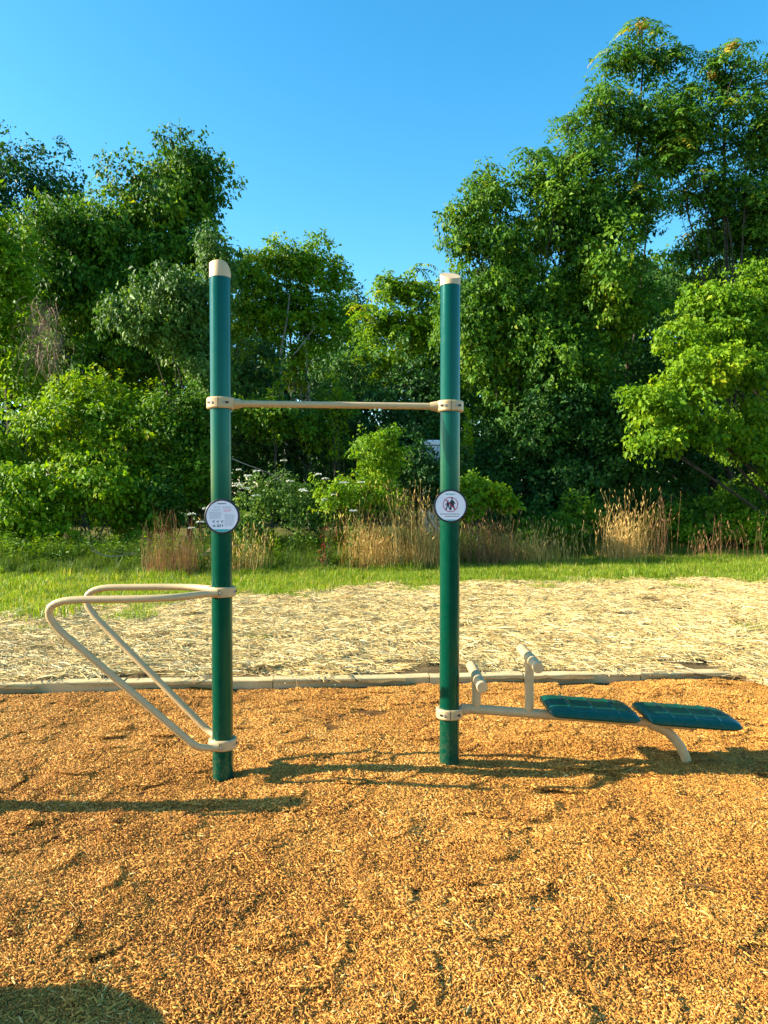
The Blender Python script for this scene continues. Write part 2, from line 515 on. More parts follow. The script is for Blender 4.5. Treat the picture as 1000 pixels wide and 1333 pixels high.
def align_rot(zf, x, y, e=.02, amt=1.0):
    gx = (zf(x + e, y) - zf(x - e, y)) / (2 * e) * amt
    gy = (zf(x, y + e) - zf(x, y - e)) / (2 * e) * amt
    a = RNG.uniform(0, 6.28, len(x))
    out = np.zeros((len(x), 3))
    for i in range(len(x)):
        nrm = Vector((-gx[i], -gy[i], 1)).normalized()
        q = nrm.to_track_quat('Z', 'Y')
        m = q.to_matrix() @ Matrix.Rotation(a[i], 3, 'Z')
        out[i] = m.to_euler()
    return out

x, y = scatter_points(-6.4, 5.6, .6, 7.15, None, 10400, lambda x, y: in_mulch(x, y + .10) & (np.abs(x) < y * .62 + 2.2))
scatter('wood_chips', np.stack([x, y, mulch_z(x, y) + .001], -1), align_rot(mulch_z, x, y, .08), RNG.uniform(.85, 1.25, len(x)),
        [chip_tile(k) for k in range(9)], 'loose golden brown wood chip mulch covering the exercise area', 'wood chips', n_mid(np.stack([x, y], -1) * .6) * .7 + n_big(np.stack([x, y], -1)) * .7 + .25)

def straw_tile(k, n=240, rad=.30):
    r = np.random.default_rng(200 + k)
    L = np.clip(r.lognormal(math.log(.14), .55, n), .03, .42); W = r.uniform(.0025, .0065, n)
    az = r.normal(r.uniform(0, 6.28), 1.0, n); pit = r.normal(0, .11, n)
    rr = rad * np.sqrt(r.uniform(0, 1, n)); th = r.uniform(0, 6.28, n)
    c = np.stack([rr * np.cos(th), rr * np.sin(th), r.uniform(0, .026, n)], -1)
    d = np.stack([np.cos(az) * np.cos(pit), np.sin(az) * np.cos(pit), np.sin(pit)], -1)
    s = np.stack([-np.sin(az), np.cos(az), np.zeros(n)], -1)
    bend = s * r.normal(0, .06, n)[:, None] * L[:, None] + np.array([0, 0, 1]) * r.uniform(-.01, .02, n)[:, None]
    V = np.zeros((n, 9, 3))
    for i, t in enumerate((-.5, 0, .5)):
        ctr = c + d * (L * t)[:, None] + (bend if i == 1 else 0)
        V[:, i * 3] = ctr + s * W[:, None] * .5
        V[:, i * 3 + 1] = ctr + np.array([0, 0, .8]) * W[:, None]
        V[:, i * 3 + 2] = ctr - s * W[:, None] * .5
    f = np.array([(0, 1, 4, 3), (1, 2, 5, 4), (3, 4, 7, 6), (4, 5, 8, 7)])
    F = (np.arange(n)[:, None, None] * 9 + f[None]).reshape(-1, 4)
    return tile_mesh('straw_patch', V.reshape(-1, 3), F, M['straw'], np.repeat(r.beta(1.5, 1.2, n), 9))

n_bare = Noise(21, 2, .5, 2.2, 20)
x, y = scatter_points(-9, 12, 3.0, 16.2, None, 5200,
    lambda x, y: (~in_mulch(x, y - .28 - .14 * RNG.uniform(size=len(x)))) & (y < straw_far(x) + .15) & (np.abs(x) < y * .58 + 2.2) & (n_bare(np.stack([x, y], -1)) < 1.1 + RNG.normal(0, .4, len(x))))
scatter('loose_straw', np.stack([x, y, straw_z(x, y) - .006], -1), align_rot(straw_z, x, y, .1), RNG.uniform(.8, 1.25, len(x)),
        [straw_tile(k) for k in range(8)], 'pale dry straw spread over bare soil between mulch and grass', 'straw')

def blade_tile(k, n, rad, h0, h1, mat, w=.006, lean=.45, dry=.12):
    r = np.random.default_rng(300 + k)
    H = r.uniform(h0, h1, n); az = r.uniform(0, 6.28, n); le = np.abs(r.normal(0, lean, n))
    rr = rad * np.sqrt(r.uniform(0, 1, n)); th = r.uniform(0, 6.28, n)
    b = np.stack([rr * np.cos(th), rr * np.sin(th), np.zeros(n)], -1)
    d = np.stack([np.cos(az), np.sin(az), np.zeros(n)], -1); s = np.stack([-np.sin(az), np.cos(az), np.zeros(n)], -1)
    up = np.array([0, 0, 1.0]); W = r.uniform(.6, 1.3, n) * w
    V = np.zeros((n, 5, 3))
    V[:, 0] = b + s * W[:, None] / 2; V[:, 1] = b - s * W[:, None] / 2
    m = b + up * (H * .6)[:, None] + d * (H * le * .35)[:, None]
    V[:, 2] = m - s * W[:, None] * .4; V[:, 3] = m + s * W[:, None] * .4
    V[:, 4] = b + up * (H * (1 - .25 * le))[:, None] + d * (H * le)[:, None]
    F = (np.arange(n)[:, None, None] * 5 + np.array([(0, 1, 2), (0, 2, 3), (3, 2, 4)])[None]).reshape(-1, 3)
    var = np.clip(r.beta(2, 2.4, n) * .85 + (r.uniform(0, 1, n) < dry) * .5, 0, 1)
    return tile_mesh('blade_patch', V.reshape(-1, 3), F, mat, np.repeat(var, 5))

n_tuft = Noise(31, 2, .35, 1.4, 20)
def shrub_line(x): return np.interp(x, [-12, -8, -5, -1, 2, 6, 12], [15.5, 15.6, 15.9, 16.9, 17.7, 19.6, 22.2])
def grass_keep(x, y):
    far = straw_far(x)
    t = n_tuft(np.stack([x, y], -1))
    left = np.clip((-x - 1.6) / 4, 0, 1) * np.clip((y - 7.4) / 2, 0, 1)
    inside = (y < far) & (t > 3.0 - 2.5 * left - 1.2 * np.clip((y - far + 1.0) / 1.0, 0, 1)) & (~in_mulch(x, y - .3))
    beyond = (y >= far) & (t > -1.5 + 1.4 * np.exp(-((y - far) / .7)))
    return (inside | beyond) & (y < shrub_line(x) + 2.2) & (np.abs(x) < y * .56 + 1.2)
x, y = scatter_points(-12, 15, 7, 24.5, None, 15000, grass_keep)
zz = np.where(y < straw_far(x), straw_z(x, y), lawn_z(x, y)) - .004
scatter('short_grass', np.stack([x, y, zz], -1), np.stack([RNG.normal(0, .06, len(x)), RNG.normal(0, .06, len(x)), RNG.uniform(0, 6.28, len(x))], -1),
        RNG.uniform(.6, 1.25, len(x)) * (1 + .35 * n_tuft(np.stack([x, y], -1) * 1.3)).clip(.4, 2) , [blade_tile(k, 260, .26, .035, .11, M['grass'], .006, .5, .05 + .07 * k) for k in range(6)], 'sunlit short yellow green grass along the edge of the straw', 'grass')
def weed_keep(x, y):
    s = shrub_line(x)
    t = n_tuft(np.stack([x, y], -1) * .8)
    return (y > s - 1.3 + .7 * t) & (y < s + 2.8) & (np.abs(x) < y * .56 + 1.2)
x, y = scatter_points(-12, 15, 14, 26, None, 5600, weed_keep)
hgt = np.clip((y - shrub_line(x) + 1.5) / 2.0, .25, 1.25) * RNG.uniform(.7, 1.2, len(x))
def herb_tile(k, n_st=16, rad=.26):
    r = np.random.default_rng(400 + k)
    sets = []
    for i in range(n_st):
        h = r.uniform(.18, .62); a = r.uniform(0, 6.28); q = rad * math.sqrt(r.uniform())
        b = np.array([q * math.cos(a), q * math.sin(a), 0]); ln = np.array([r.normal(0, .16), r.normal(0, .16), 1])
        m = int(26 * h / .4)
        t = r.uniform(.1, 1, m); az = r.uniform(0, 6.28, m)
        off = np.stack([np.cos(az), np.sin(az), r.uniform(-.2, .6, m)], -1)
        P = b + ln * (h * t)[:, None] + off * (.05 * (1.15 - t))[:, None]
        L = r.uniform(.04, .095, m) * (1.2 - .5 * t)
        V, F = leaves_mesh(P, off + r.normal(size=(m, 3)) * .3, np.array([0, 0, 1.0]) + r.normal(size=(m, 3)) * .5, L, L * r.uniform(.25, .55))
        sets.append((V, F, np.repeat(np.clip(r.normal(r.uniform(.25, .75), .12, m), 0, 1), 4)))
    V, F, a = merge(sets)
    return tile_mesh('herb_patch', V, F, M['leaf_grey' if k % 2 else 'leaf_bright'], a)
def herb_keep(x, y):
    s = shrub_line(x)
    t = n_tuft(np.stack([x, y], -1) * .9 + 5)
    return (y > s - .35 + .45 * t) & (y < s + 1.7) & (np.abs(x) < y * .56 + 1.2) & (t > -1.3)
def put_herbs():
    x, y = scatter_points(-12, 15, 14, 26, None, 3200, herb_keep)
    scatter('leafy_weeds', np.stack([x, y, lawn_z(x, y) - .01], -1), np.stack([RNG.normal(0, .06, len(x)), RNG.normal(0, .06, len(x)), RNG.uniform(0, 6.28, len(x))], -1),
        np.clip((y - shrub_line(x) + .9) / 1.3, .45, 1.3) * RNG.uniform(.7, 1.25, len(x)), [herb_tile(k) for k in range(8)], 'tangle of leafy green weeds between the grass and the shrubs', 'weeds')
scatter('tall_weeds', np.stack([x, y, lawn_z(x, y) - .01], -1), np.stack([RNG.normal(0, .08, len(x)), RNG.normal(0, .08, len(x)), RNG.uniform(0, 6.28, len(x))], -1),
        hgt, [blade_tile(20 + k, 230, .26, .18, .60, M['weed'], .009, .5, .10) for k in range(6)], 'knee high rough grass and weeds at the foot of the shrubs', 'weeds')

# ------------------------------------------------------------------ timber edging
def timber(a, b, w, h, z0, label, seed):
    a, b = np.array(a), np.array(b)
    L = np.linalg.norm(b - a); d = (b - a) / L; s = np.array([-d[1], d[0]])
    r = np.random.default_rng(seed)
    n = 9
    prof = [(-w / 2, -.10), (-w / 2, h - .008), (-w / 2 + .008, h), (w / 2 - .008, h), (w / 2, h - .008), (w / 2, -.10)]
    V = []
    for i in range(n):
        t = i / (n - 1)
        wob = .004 * math.sin(3 * t + seed) ; zz = .004 * math.sin(5 * t + 2 * seed)
        for u, z in prof:
            p = a + d * L * t + s * (u + wob + r.normal(0, .0008))
            V.append((p[0], p[1], z0 + z + zz + r.normal(0, .0006)))
    m = len(prof)
    F = [(i * m + j, i * m + (j + 1) % m, (i + 1) * m + (j + 1) % m, (i + 1) * m + j) for i in range(n - 1) for j in range(m)]
    F += [tuple(range(m)), tuple(range(n * m - 1, n * m - m - 1, -1))]
    root = empty('edging_timber', (a[0], a[1], 0), label, 'edging', 'timber edging between mulch and straw')
    part('beam', V, F, M['timber'], root)
    for t in (.12, .88):
        mb = MB()
        p = a + d * L * t
        mb.lathe([(.0001, h + .003), (.006, h + .003), (.008, h - .004)], (p[0], p[1], z0 + .004 * math.sin(5 * t + 2 * seed)), 8)
        mb.build('spike', M['steel'], root)
labels = ['pale timber edging at the left end of the mulch beyond the dip bars',
          'pale timber edging crossing behind the sloping dip bar tubes',
          'pale timber edging running behind the left green post',
          'pale timber edging midway between the two green posts',
          'pale timber edging behind the right post and the short foot bar',
          'pale timber edging behind the tall foot bar and first seat board',
          'pale timber edging behind the last seat board, up to the corner']
xs = [-5.05, -3.55, -2.36, -1.02, .42, 1.30, 2.42, 3.44]
for i in range(7):
    a = (xs[i] + .004, edge_y(xs[i]) + .05); b = (xs[i + 1] - .004, edge_y(xs[i + 1]) + .05)
    timber(a, b, .135, .046 + .003 * math.sin(i * 2.1), .0, labels[i], i + 1)
timber((3.46, edge_y(3.44) - .012), (3.80, edge_y(3.44) - 1.18), .15, .052, .0, 'short pale timber edging turning towards the viewer at the right corner', 9)

timber((3.81, edge_y(3.44) - 1.20), (4.30, edge_y(3.44) - 3.0), .135, .042, .0, 'timber edging along the right side of the mulch nearest the viewer', 10)
# ------------------------------------------------------------------ exercise station
st = empty('exercise_station', (POST_L[0], POST_L[1], 0), 'green and tan outdoor exercise frame with pull-up bar, dip bars and sit-up bench', 'exercise station')
PR = .0635
def make_post(c, top, cut_dir, cap_low, dome, z0=-.3):
    mb = MB()
    prof = [(PR, z0), (PR, .5), (PR, 1.2), (PR, 2.0), (PR, top)]
    mb.lathe(prof, (c[0], c[1], 0), 48)
    p = mb.build('post', M['post'], st, True)
    # cap: a sleeve cut off at a slant, with a rounded rim
    n = 48; r = PR + .0015; H = .088
    def top_h(e):
        q = min(1.0, max(0.0, (e + r) / (2 * r)))
        return cap_low + .008 + (.072 * (1 - abs((q - .3) / .7) ** 2.5) if dome else .072 * (1 - q))
    V = []
    for k in range(n):
        a = 2 * math.pi * k / n
        V.append((c[0] + r * math.cos(a), c[1] + r * math.sin(a), top - .002))
    fr = (1.0, .97, .9, .75, .5, .25)
    for j, f in enumerate(fr):
        for k in range(n):
            a = 2 * math.pi * k / n
            e = (math.cos(a) * cut_dir[0] + math.sin(a) * cut_dir[1]) * r * f
            V.append((c[0] + r * f * math.cos(a), c[1] + r * f * math.sin(a), top + top_h(e) - (.003 if j == 0 else 0)))
    m = len(fr) + 1
    F = [(j * n + k, j * n + (k + 1) % n, (j + 1) * n + (k + 1) % n, (j + 1) * n + k) for j in range(m - 1) for k in range(n)]
    F.append(tuple(range((m - 1) * n, m * n)))
    MB().add(V, F).build('post_cap', M['cap'], p, True)
    return p
zl = CAM_H + (HOR - 364) * 4.55 / F_PX; zr = CAM_H + (HOR - 374) * 4.71 / F_PX
post_l = make_post(POST_L, zl, (.86, .51), .014, True)
post_r = make_post(POST_R, zr, (.18, -.98), .022, False)

def clamp(c, z, h, arms, seam=(-90.0, 90.0), ro=.086, bolts=()):
    """two half collars round a post with a gap at each seam, bolts, and black boxes for the shade of hollows"""
    mb = MB()
    ri = PR + .0012
    prof = [(ri, -h / 2), (ro - .006, -h / 2), (ro, -h / 2 + .007), (ro, h / 2 - .007), (ro - .006, h / 2), (ri, h / 2)]
    g = R(1.3)
    a0, a1 = R(seam[0]), R(seam[1])
    if a1 < a0: a1 += 2 * math.pi
    mb.lathe(prof, (c[0], c[1], z), 22, 'z', a0 + g, a1 - g, True)
    mb.lathe(prof, (c[0], c[1], z), 22, 'z', a1 + g, a0 + 2 * math.pi - g, True)
    for p0, p1, r0, r1 in arms:
        mb.tube([p0, np.array(p0) * .5 + np.array(p1) * .5, p1], [r0, (r0 + r1) / 2 * 1.05, r1], 16)
    o = mb.build('clamp', M['beige'], st, True)
    for ang in bolts:
        a = R(ang); dx, dy = math.cos(a), math.sin(a)
        p = np.array((c[0] + dx * (ro - .004), c[1] + dy * (ro - .004), z)); q = p + np.array((dx, dy, 0)) * .008
        b = MB(); b.tube([p, q], [.0105, .0095], 6)
        b.build('bolt', M['steel'], o)
        # black box standing in for the shade of a hollow beside the bolt head
        t = np.array((-dy, dx, 0))
        s = MB()
        for off, l in ((1, .020),):
            s.box(p + np.array((dx, dy, 0)) * .0035 + t * (.022 * (1 if math.cos(a) > 0 else -1)), (l, .004, .012), (0, 0, math.atan2(t[1], t[0])))
        s.build('recess_shade', M['dark'], o)
    return o

ZB = 2.296
bd = (POST_R - POST_L); bd = bd / np.linalg.norm(bd)
pl = np.array((POST_L[0], POST_L[1], ZB)); pr = np.array((POST_R[0], POST_R[1], ZB)); b3 = np.array((bd[0], bd[1], 0))
clamp(POST_L, ZB, .068, [(pl + b3 * .078, pl + b3 * .128, .033, .024)], bolts=(-68, -118))
clamp(POST_R, ZB, .068, [(pr - b3 * .078, pr - b3 * .128, .033, .024)], bolts=(-66, -116))
MB().tube([pl + b3 * .10, pl + b3 * .5, pr - b3 * .5, pr - b3 * .10], .0205, 20).build('pull_up_bar', M['beige'], st, True)

# dip bars
ZT, ZL = 1.142, .200
clamp(POST_L, ZT, .060, [], seam=(-8, 172), bolts=(-20,))
clamp(POST_L, ZL, .062, [], seam=(-8, 172), bolts=(-20,))
for s in (-1, 1):
    cx, cy = POST_L
    path = [(cx - .005, cy + s * .092, ZT), (cx - .07, cy + s * .105, ZT - .002), (cx - .22, cy + s * .235, ZT - .006), (cx - .40, cy + s * .272, ZT - .008),
            (cx - .955, cy + s * .285, ZT - .018), (cx - .90, cy + s * .285, .92),
            (cx - .955, cy + s * .285, ZT - .018)]
    top = rounded_path(path[:4] + [(cx - 1.085, cy + s * .285, ZT - .015), (cx - .125, cy + s * .150, .222), (cx - .055, cy + s * .104, ZL + .002), (cx - .005, cy + s * .092, ZL)],
                       [0, .03, .12, .1, .33, .075, .03, 0], 12)
    MB().tube(top, .0215, 16).build('dip_bar', M['beige'], st, True)
    for z in (ZT, ZL):
        b = MB(); b.lathe([(.0001, .006), (.006, .005), (.008, 0)], (cx + .012, cy + s * .114 if s > 0 else cy - .108, z), 10, 'y')
        b.build('rivet', M['steel'], st, True)

# sit-up bench
BY = 4.755
def beam_z(x): return .349 - .075 * (x - .588)
zc = CAM_H - (929 - HOR) * 4.71 / F_PX
clamp(POST_R, zc, .062, [((POST_R[0] + .08, BY, zc - .0), (.545, BY, beam_z(.545)), .036, .032)], bolts=(-66, -116))
bx = np.linspace(.50, 2.02, 9)
bm = MB().tube([(x, BY, beam_z(x)) for x in bx], .0305, 20).build('bench_beam', M['beige'], st, True)
leg = rounded_path([(1.72, BY, beam_z(1.72) - .012), (1.845, BY, .205), (1.955, BY, .06), (1.985, BY, -.12)], [0, .10, .08, 0], 8)
MB().tube(leg, .031, 20).build('bench_leg', M['beige'], bm, True)
for X, zt in ((.598, .566), (.940, .684)):
    MB().tube([(X, BY, beam_z(X) - .01), (X, BY, zt)], .0285, 20).build('upright', M['beige'], bm, True)
    fb = MB()
    y0, y1, r = BY - .285, BY + .285, .034
    fb.tube([(X, y0, zt), (X, y0 + .004, zt), (X, y1 - .004, zt), (X, y1, zt)], [r - .003, r, r, r - .003], 24)
    fb.build('foot_bar', M['beige'], bm, True)

def seat_board(x0, x1):
    """moulded board with wrapped-over sides and cross ribs"""
    L, W, T = x1 - x0, .395, .080
    xc = (x0 + x1) / 2
    nu, nv = 130, 40
    us = np.linspace(-1, 1, nu); vs_ = np.linspace(-1, 1, nv)
    V = []
    for sgn in (1, -1):
        for u in us:
            for v in vs_:
                # squircle outline, cushion edge
                ex = abs(u) ** 9; ey = abs(v) ** 7
                edge = max(0.0, 1 - ex) ** .42 * max(0.0, 1 - ey) ** .42
                k = 1 - .045 * (u * u) ** 3 * (v * v) ** 3
                X = u * L / 2 * k; Y = v * W / 2 * k
                if sgn > 0:
                    rib = .0055 * max(0, math.cos(math.pi * (u + 1) * 4.0)) ** 10 * edge
                    z = T * .5 * edge - .010 * v * v + rib
                else:
                    z = -T * .5 * edge * (.75 if abs(v) < .6 else .9)
                V.append((xc + X, BY + Y, z))
    V = np.array(V)
    zb = np.array([beam_z(x) for x in V[:, 0]]) + .026 + T * .42
    V[:, 2] += zb
    F = []
    for s in (0, 1):
        o = s * nu * nv
        for i in range(nu - 1):
            for j in range(nv - 1):
                q = (o + i * nv + j, o + (i + 1) * nv + j, o + (i + 1) * nv + j + 1, o + i * nv + j + 1)
                F.append(q if s == 0 else q[::-1])
    b = MB().add(V, F).build('seat_board', M['teal'], st, True)
    for ux in (-.56, .56):
        sl = MB(); X = xc + ux * L / 2
        sl.box((X, BY + .055, beam_z(X) + .026 + T * .92 + .0005), (.013, .075, .006), (0, 0, 0), .002)
        sl.build('slot_shade', M['dark'], b)  # black box stands in for the shade inside an opening
    for k in range(5):
        fx = MB()
        X = xc + (-.5 + .25 * k) * L / 2
        fx.box((X, BY - .193, beam_z(X) + .026 + T * .42), (.0045, .006, .028), (.25, 0, 0), .0015)
        fx.build('side_rib', M['teal'], b)
seat_board(1.035, 1.605)
seat_board(1.655, 2.245)

# ------------------------------------------------------------------ round signs
def disc(c, r, y, n=40, squash=1.0):
    return [(c[0] + r * math.cos(2 * math.pi * k / n), y, c[1] + r * math.sin(2 * math.pi * k / n) * squash) for k in range(n)], [tuple(range(n - 1, -1, -1))]
def poly(pts, y):
    a = sum(pts[i][0] * pts[(i + 1) % len(pts)][1] - pts[(i + 1) % len(pts)][0] * pts[i][1] for i in range(len(pts)))
    if a > 0: pts = pts[::-1]
    return [(p[0], y, p[1]) for p in pts], [tuple(range(len(pts)))[::-1] if False else tuple(range(len(pts)))]

def round_sign(cx, cy, cz, ro, rw, label):
    root = empty('round_sign', (cx, cy, cz), label, 'sign')
    mb = MB()
    mb.lathe([(.0005, -.012), (ro - .004, -.012), (ro, -.008), (ro, .002), (ro - .004, .006), (rw + .001, .006), (rw, .003), (.0005, .003)], (cx, cy, cz), 56, 'y')
    mb.build('rim', M['dark'], root, True)
    V, F = disc((cx, cz), rw - .0004, cy - .0045, 56)
    part('face', V, F, M['sign_white'], root)
    bk = MB(); bk.box((cx, cy + .022, cz), (.05, .026, .06), None, .004); bk.build('bracket', M['dark'], root)
    return root

# left sign: panel of fine print
yl = POST_L[1] - PR - .036
sl_c = px(289.3, 672, yl)
RO, RW = 23 / F_PX * yl, 20.6 / F_PX * yl
s1 = round_sign(sl_c[0], yl, sl_c[2], RO, RW, 'round black rimmed sign full of small instruction text on the left post')
u = RW
def bars(name, lst, mat, c, y, root):
    mb = MB()
    for x0, x1, z, h in lst:
        V, F = poly([(c[0] + x0 * u, c[2] + (z - h) * u), (c[0] + x1 * u, c[2] + (z - h) * u), (c[0] + x1 * u, c[2] + (z + h) * u), (c[0] + x0 * u, c[2] + (z + h) * u)], y)
        mb.add(V, F)
    return mb.build(name, mat, root)
def words(x0, x1, z, h, r):
    out = []; x = x0
    while x < x1 - .03:
        w = r.uniform(.05, .16); out.append((x, min(x + w, x1), z, h)); x += w + .025
    return out
rr = np.random.default_rng(5)
yp = yl - .0052
bars('title', words(-.29, .26, .81, .028, rr), M['ink'], sl_c, yp, s1)
L1 = []
for z in (.62, .57, .44, .39): L1 += words(-.62 + .1 * (z > .5), -.08, z, .010, rr)
for z in np.arange(.28, -.14, -.058): L1 += words(-.80, -.04, z, .011, rr)
for z in np.arange(.62, .48, -.06): L1 += words(.06, .55, z, .012, rr)
for z in np.arange(.12, -.62, -.058): L1 += words(.16, .78 - max(0, -z - .3) * .5, z, .011, rr)
bars('fine_print', L1, M['ink_grey'], sl_c, yp, s1)
L2 = []
for z in (.42, .37, .32): L2 += words(.10, .62 - (.42 - z), z, .015, rr)
bars('red_print', L2, M['ink_pink'], sl_c, yp, s1)
mb = MB()
for i in range(3):       # small exercise figures
    x = sl_c[0] + (-.62 + .27 * i) * u; z = sl_c[2] - .30 * u
    for q in ([(0, 0), (.10, .02), (.10, -.03), (0, -.05)], [(.10, .06), (.16, .08), (.15, .02), (.11, 0)], [(.02, -.05), (.06, -.05), (.16, -.10), (.12, -.11)]):
        V, F = poly([(x + a * u, z + b * u) for a, b in q], yp); mb.add(V, F)
mb.build('exercise_pictogram', M['ink'], s1)
bars('small_emblem', [(-.33, -.20, -.54, .03), (-.33, -.20, -.64, .03), (-.15, -.09, -.58, .08), (.0, .06, -.56, .06), (-.60, -.42, -.56, .02), (-.58, -.42, -.64, .02)], M['ink'], sl_c, yp, s1)
ch = [( -.56 + .0, -.80), (.56, -.80)]
arc = [(math.cos(a), math.sin(a)) for a in np.linspace(R(236), R(304), 14)]
V, F = poly([(sl_c[0] + a * u * .98, sl_c[2] + b * u * .98) for a, b in arc], yp)
part('teal_band', V, F, M['ink_teal'], s1)

# right sign: no children
yr = POST_R[1] - PR - .036
sr_c = px(586.6, 658.4, yr)
RO, RW = 21.8 / F_PX * yr, 19.7 / F_PX * yr
u = RW
s2 = round_sign(sr_c[0], yr, sr_c[2], RO, RW, 'round black rimmed sign with red no-entry ring over walking adult and child')
yp = yr - .0052
bars('title', words(-.32, .28, .78, .032, rr), M['ink_teal'], sr_c, yp, s2)
bars('text_line', words(-.68, .60, -.53, .020, rr) + words(-.36, .56, -.68, .020, rr), M['ink'], sr_c, yp, s2)
V, F = poly([(sr_c[0] + a * u * .98, sr_c[2] + b * u * .98) for a, b in [(math.cos(t), math.sin(t)) for t in np.linspace(R(246), R(294), 12)]], yp)
part('teal_band', V, F, M['ink_teal'], s2)
rc = (sr_c[0] - .01 * u, sr_c[2] + .10 * u)
def fig(ox, oz, s, shapes, name):
    mb = MB()
    n = 16
    V, F = disc((rc[0] + (ox) * u, rc[1] + (oz + .36 * s) * u), .060 * u * s, yp, n); mb.add(V, F)
    for q in shapes:
        V, F = poly([(rc[0] + (ox + a * s) * u, rc[1] + (oz + b * s) * u) for a, b in q], yp - .00003 * len(mb.f)); mb.add(V, F)
    mb.build(name, M['ink'], s2)
fig(.10, .02, 1.0, [[(-.06, .28), (.06, .28), (.15, .10), (.13, -.08), (-.13, -.08), (-.11, .18)], [(.06, .27), (.12, .22), (.24, .02), (.20, .0), (.08, .14)], [(-.06, .26), (-.11, .20), (-.24, .02), (-.20, .0), (-.05, .16)],
    [(.0, -.07), (.13, -.07), (.22, -.34), (.14, -.36)], [(-.12, -.07), (.0, -.07), (-.03, -.36), (-.12, -.36)]], 'adult_figure')
fig(-.17, -.06, .80, [[(-.07, .28), (.07, .28), (.11, .0), (.10, -.06), (-.11, -.06), (-.10, .0)], [(.05, .26), (.09, .2), (.24, .06), (.2, .02), (.04, .14)], [(-.06, .26), (-.1, .2), (-.24, .02), (-.19, .0), (-.04, .14)],
    [(.0, -.05), (.10, -.05), (.26, -.40), (.16, -.42)], [(-.11, -.05), (.0, -.05), (-.12, -.42), (-.22, -.42)]], 'child_figure')
mb = MB()
n = 48
V = [(rc[0] + r * u * math.cos(2 * math.pi * k / n), yp - .0012, rc[1] + r * u * math.sin(2 * math.pi * k / n)) for r in (.50, .455) for k in range(n)]
mb.add(V, [(k, n + k, n + (k + 1) % n, (k + 1) % n) for k in range(n)])
mb.build('prohibition_ring', M['ink_red'], s2)
d = np.array((math.cos(R(-45)), math.sin(R(-45)))); e = np.array((-d[1], d[0])) * .028
V, F = poly([tuple(np.array(rc) + (d * k * .47 + e * j) * u) for k, j in ((-1, -1), (1, -1), (1, 1), (-1, 1))], yp - .0010)
part('diagonal_slash', V, F, M['ink_red'], s2)

# ------------------------------------------------------------------ foliage
def unit(v): return v / (np.linalg.norm(v, axis=-1, keepdims=True) + 1e-9)

def leaves_mesh(P, A, Nn, L, W, fold=.18):
    """kite leaves folded along the midrib: P stem point, A tip direction, Nn face normal"""
    A = unit(A); B = unit(np.cross(Nn, A)); Nn = np.cross(A, B)
    n = len(P); L = L[:, None]; W = W[:, None]
    V = np.zeros((n, 4, 3))
    V[:, 0] = P
    V[:, 1] = P + A * L * .42 + B * W * .5 + Nn * W * fold
    V[:, 2] = P + A * L - Nn * L * .10
    V[:, 3] = P + A * L * .42 - B * W * .5 + Nn * W * fold
    F = (np.arange(n)[:, None, None] * 4 + np.array([(0, 1, 2), (0, 2, 3)])[None]).reshape(-1, 3)
    return V.reshape(-1, 3), F

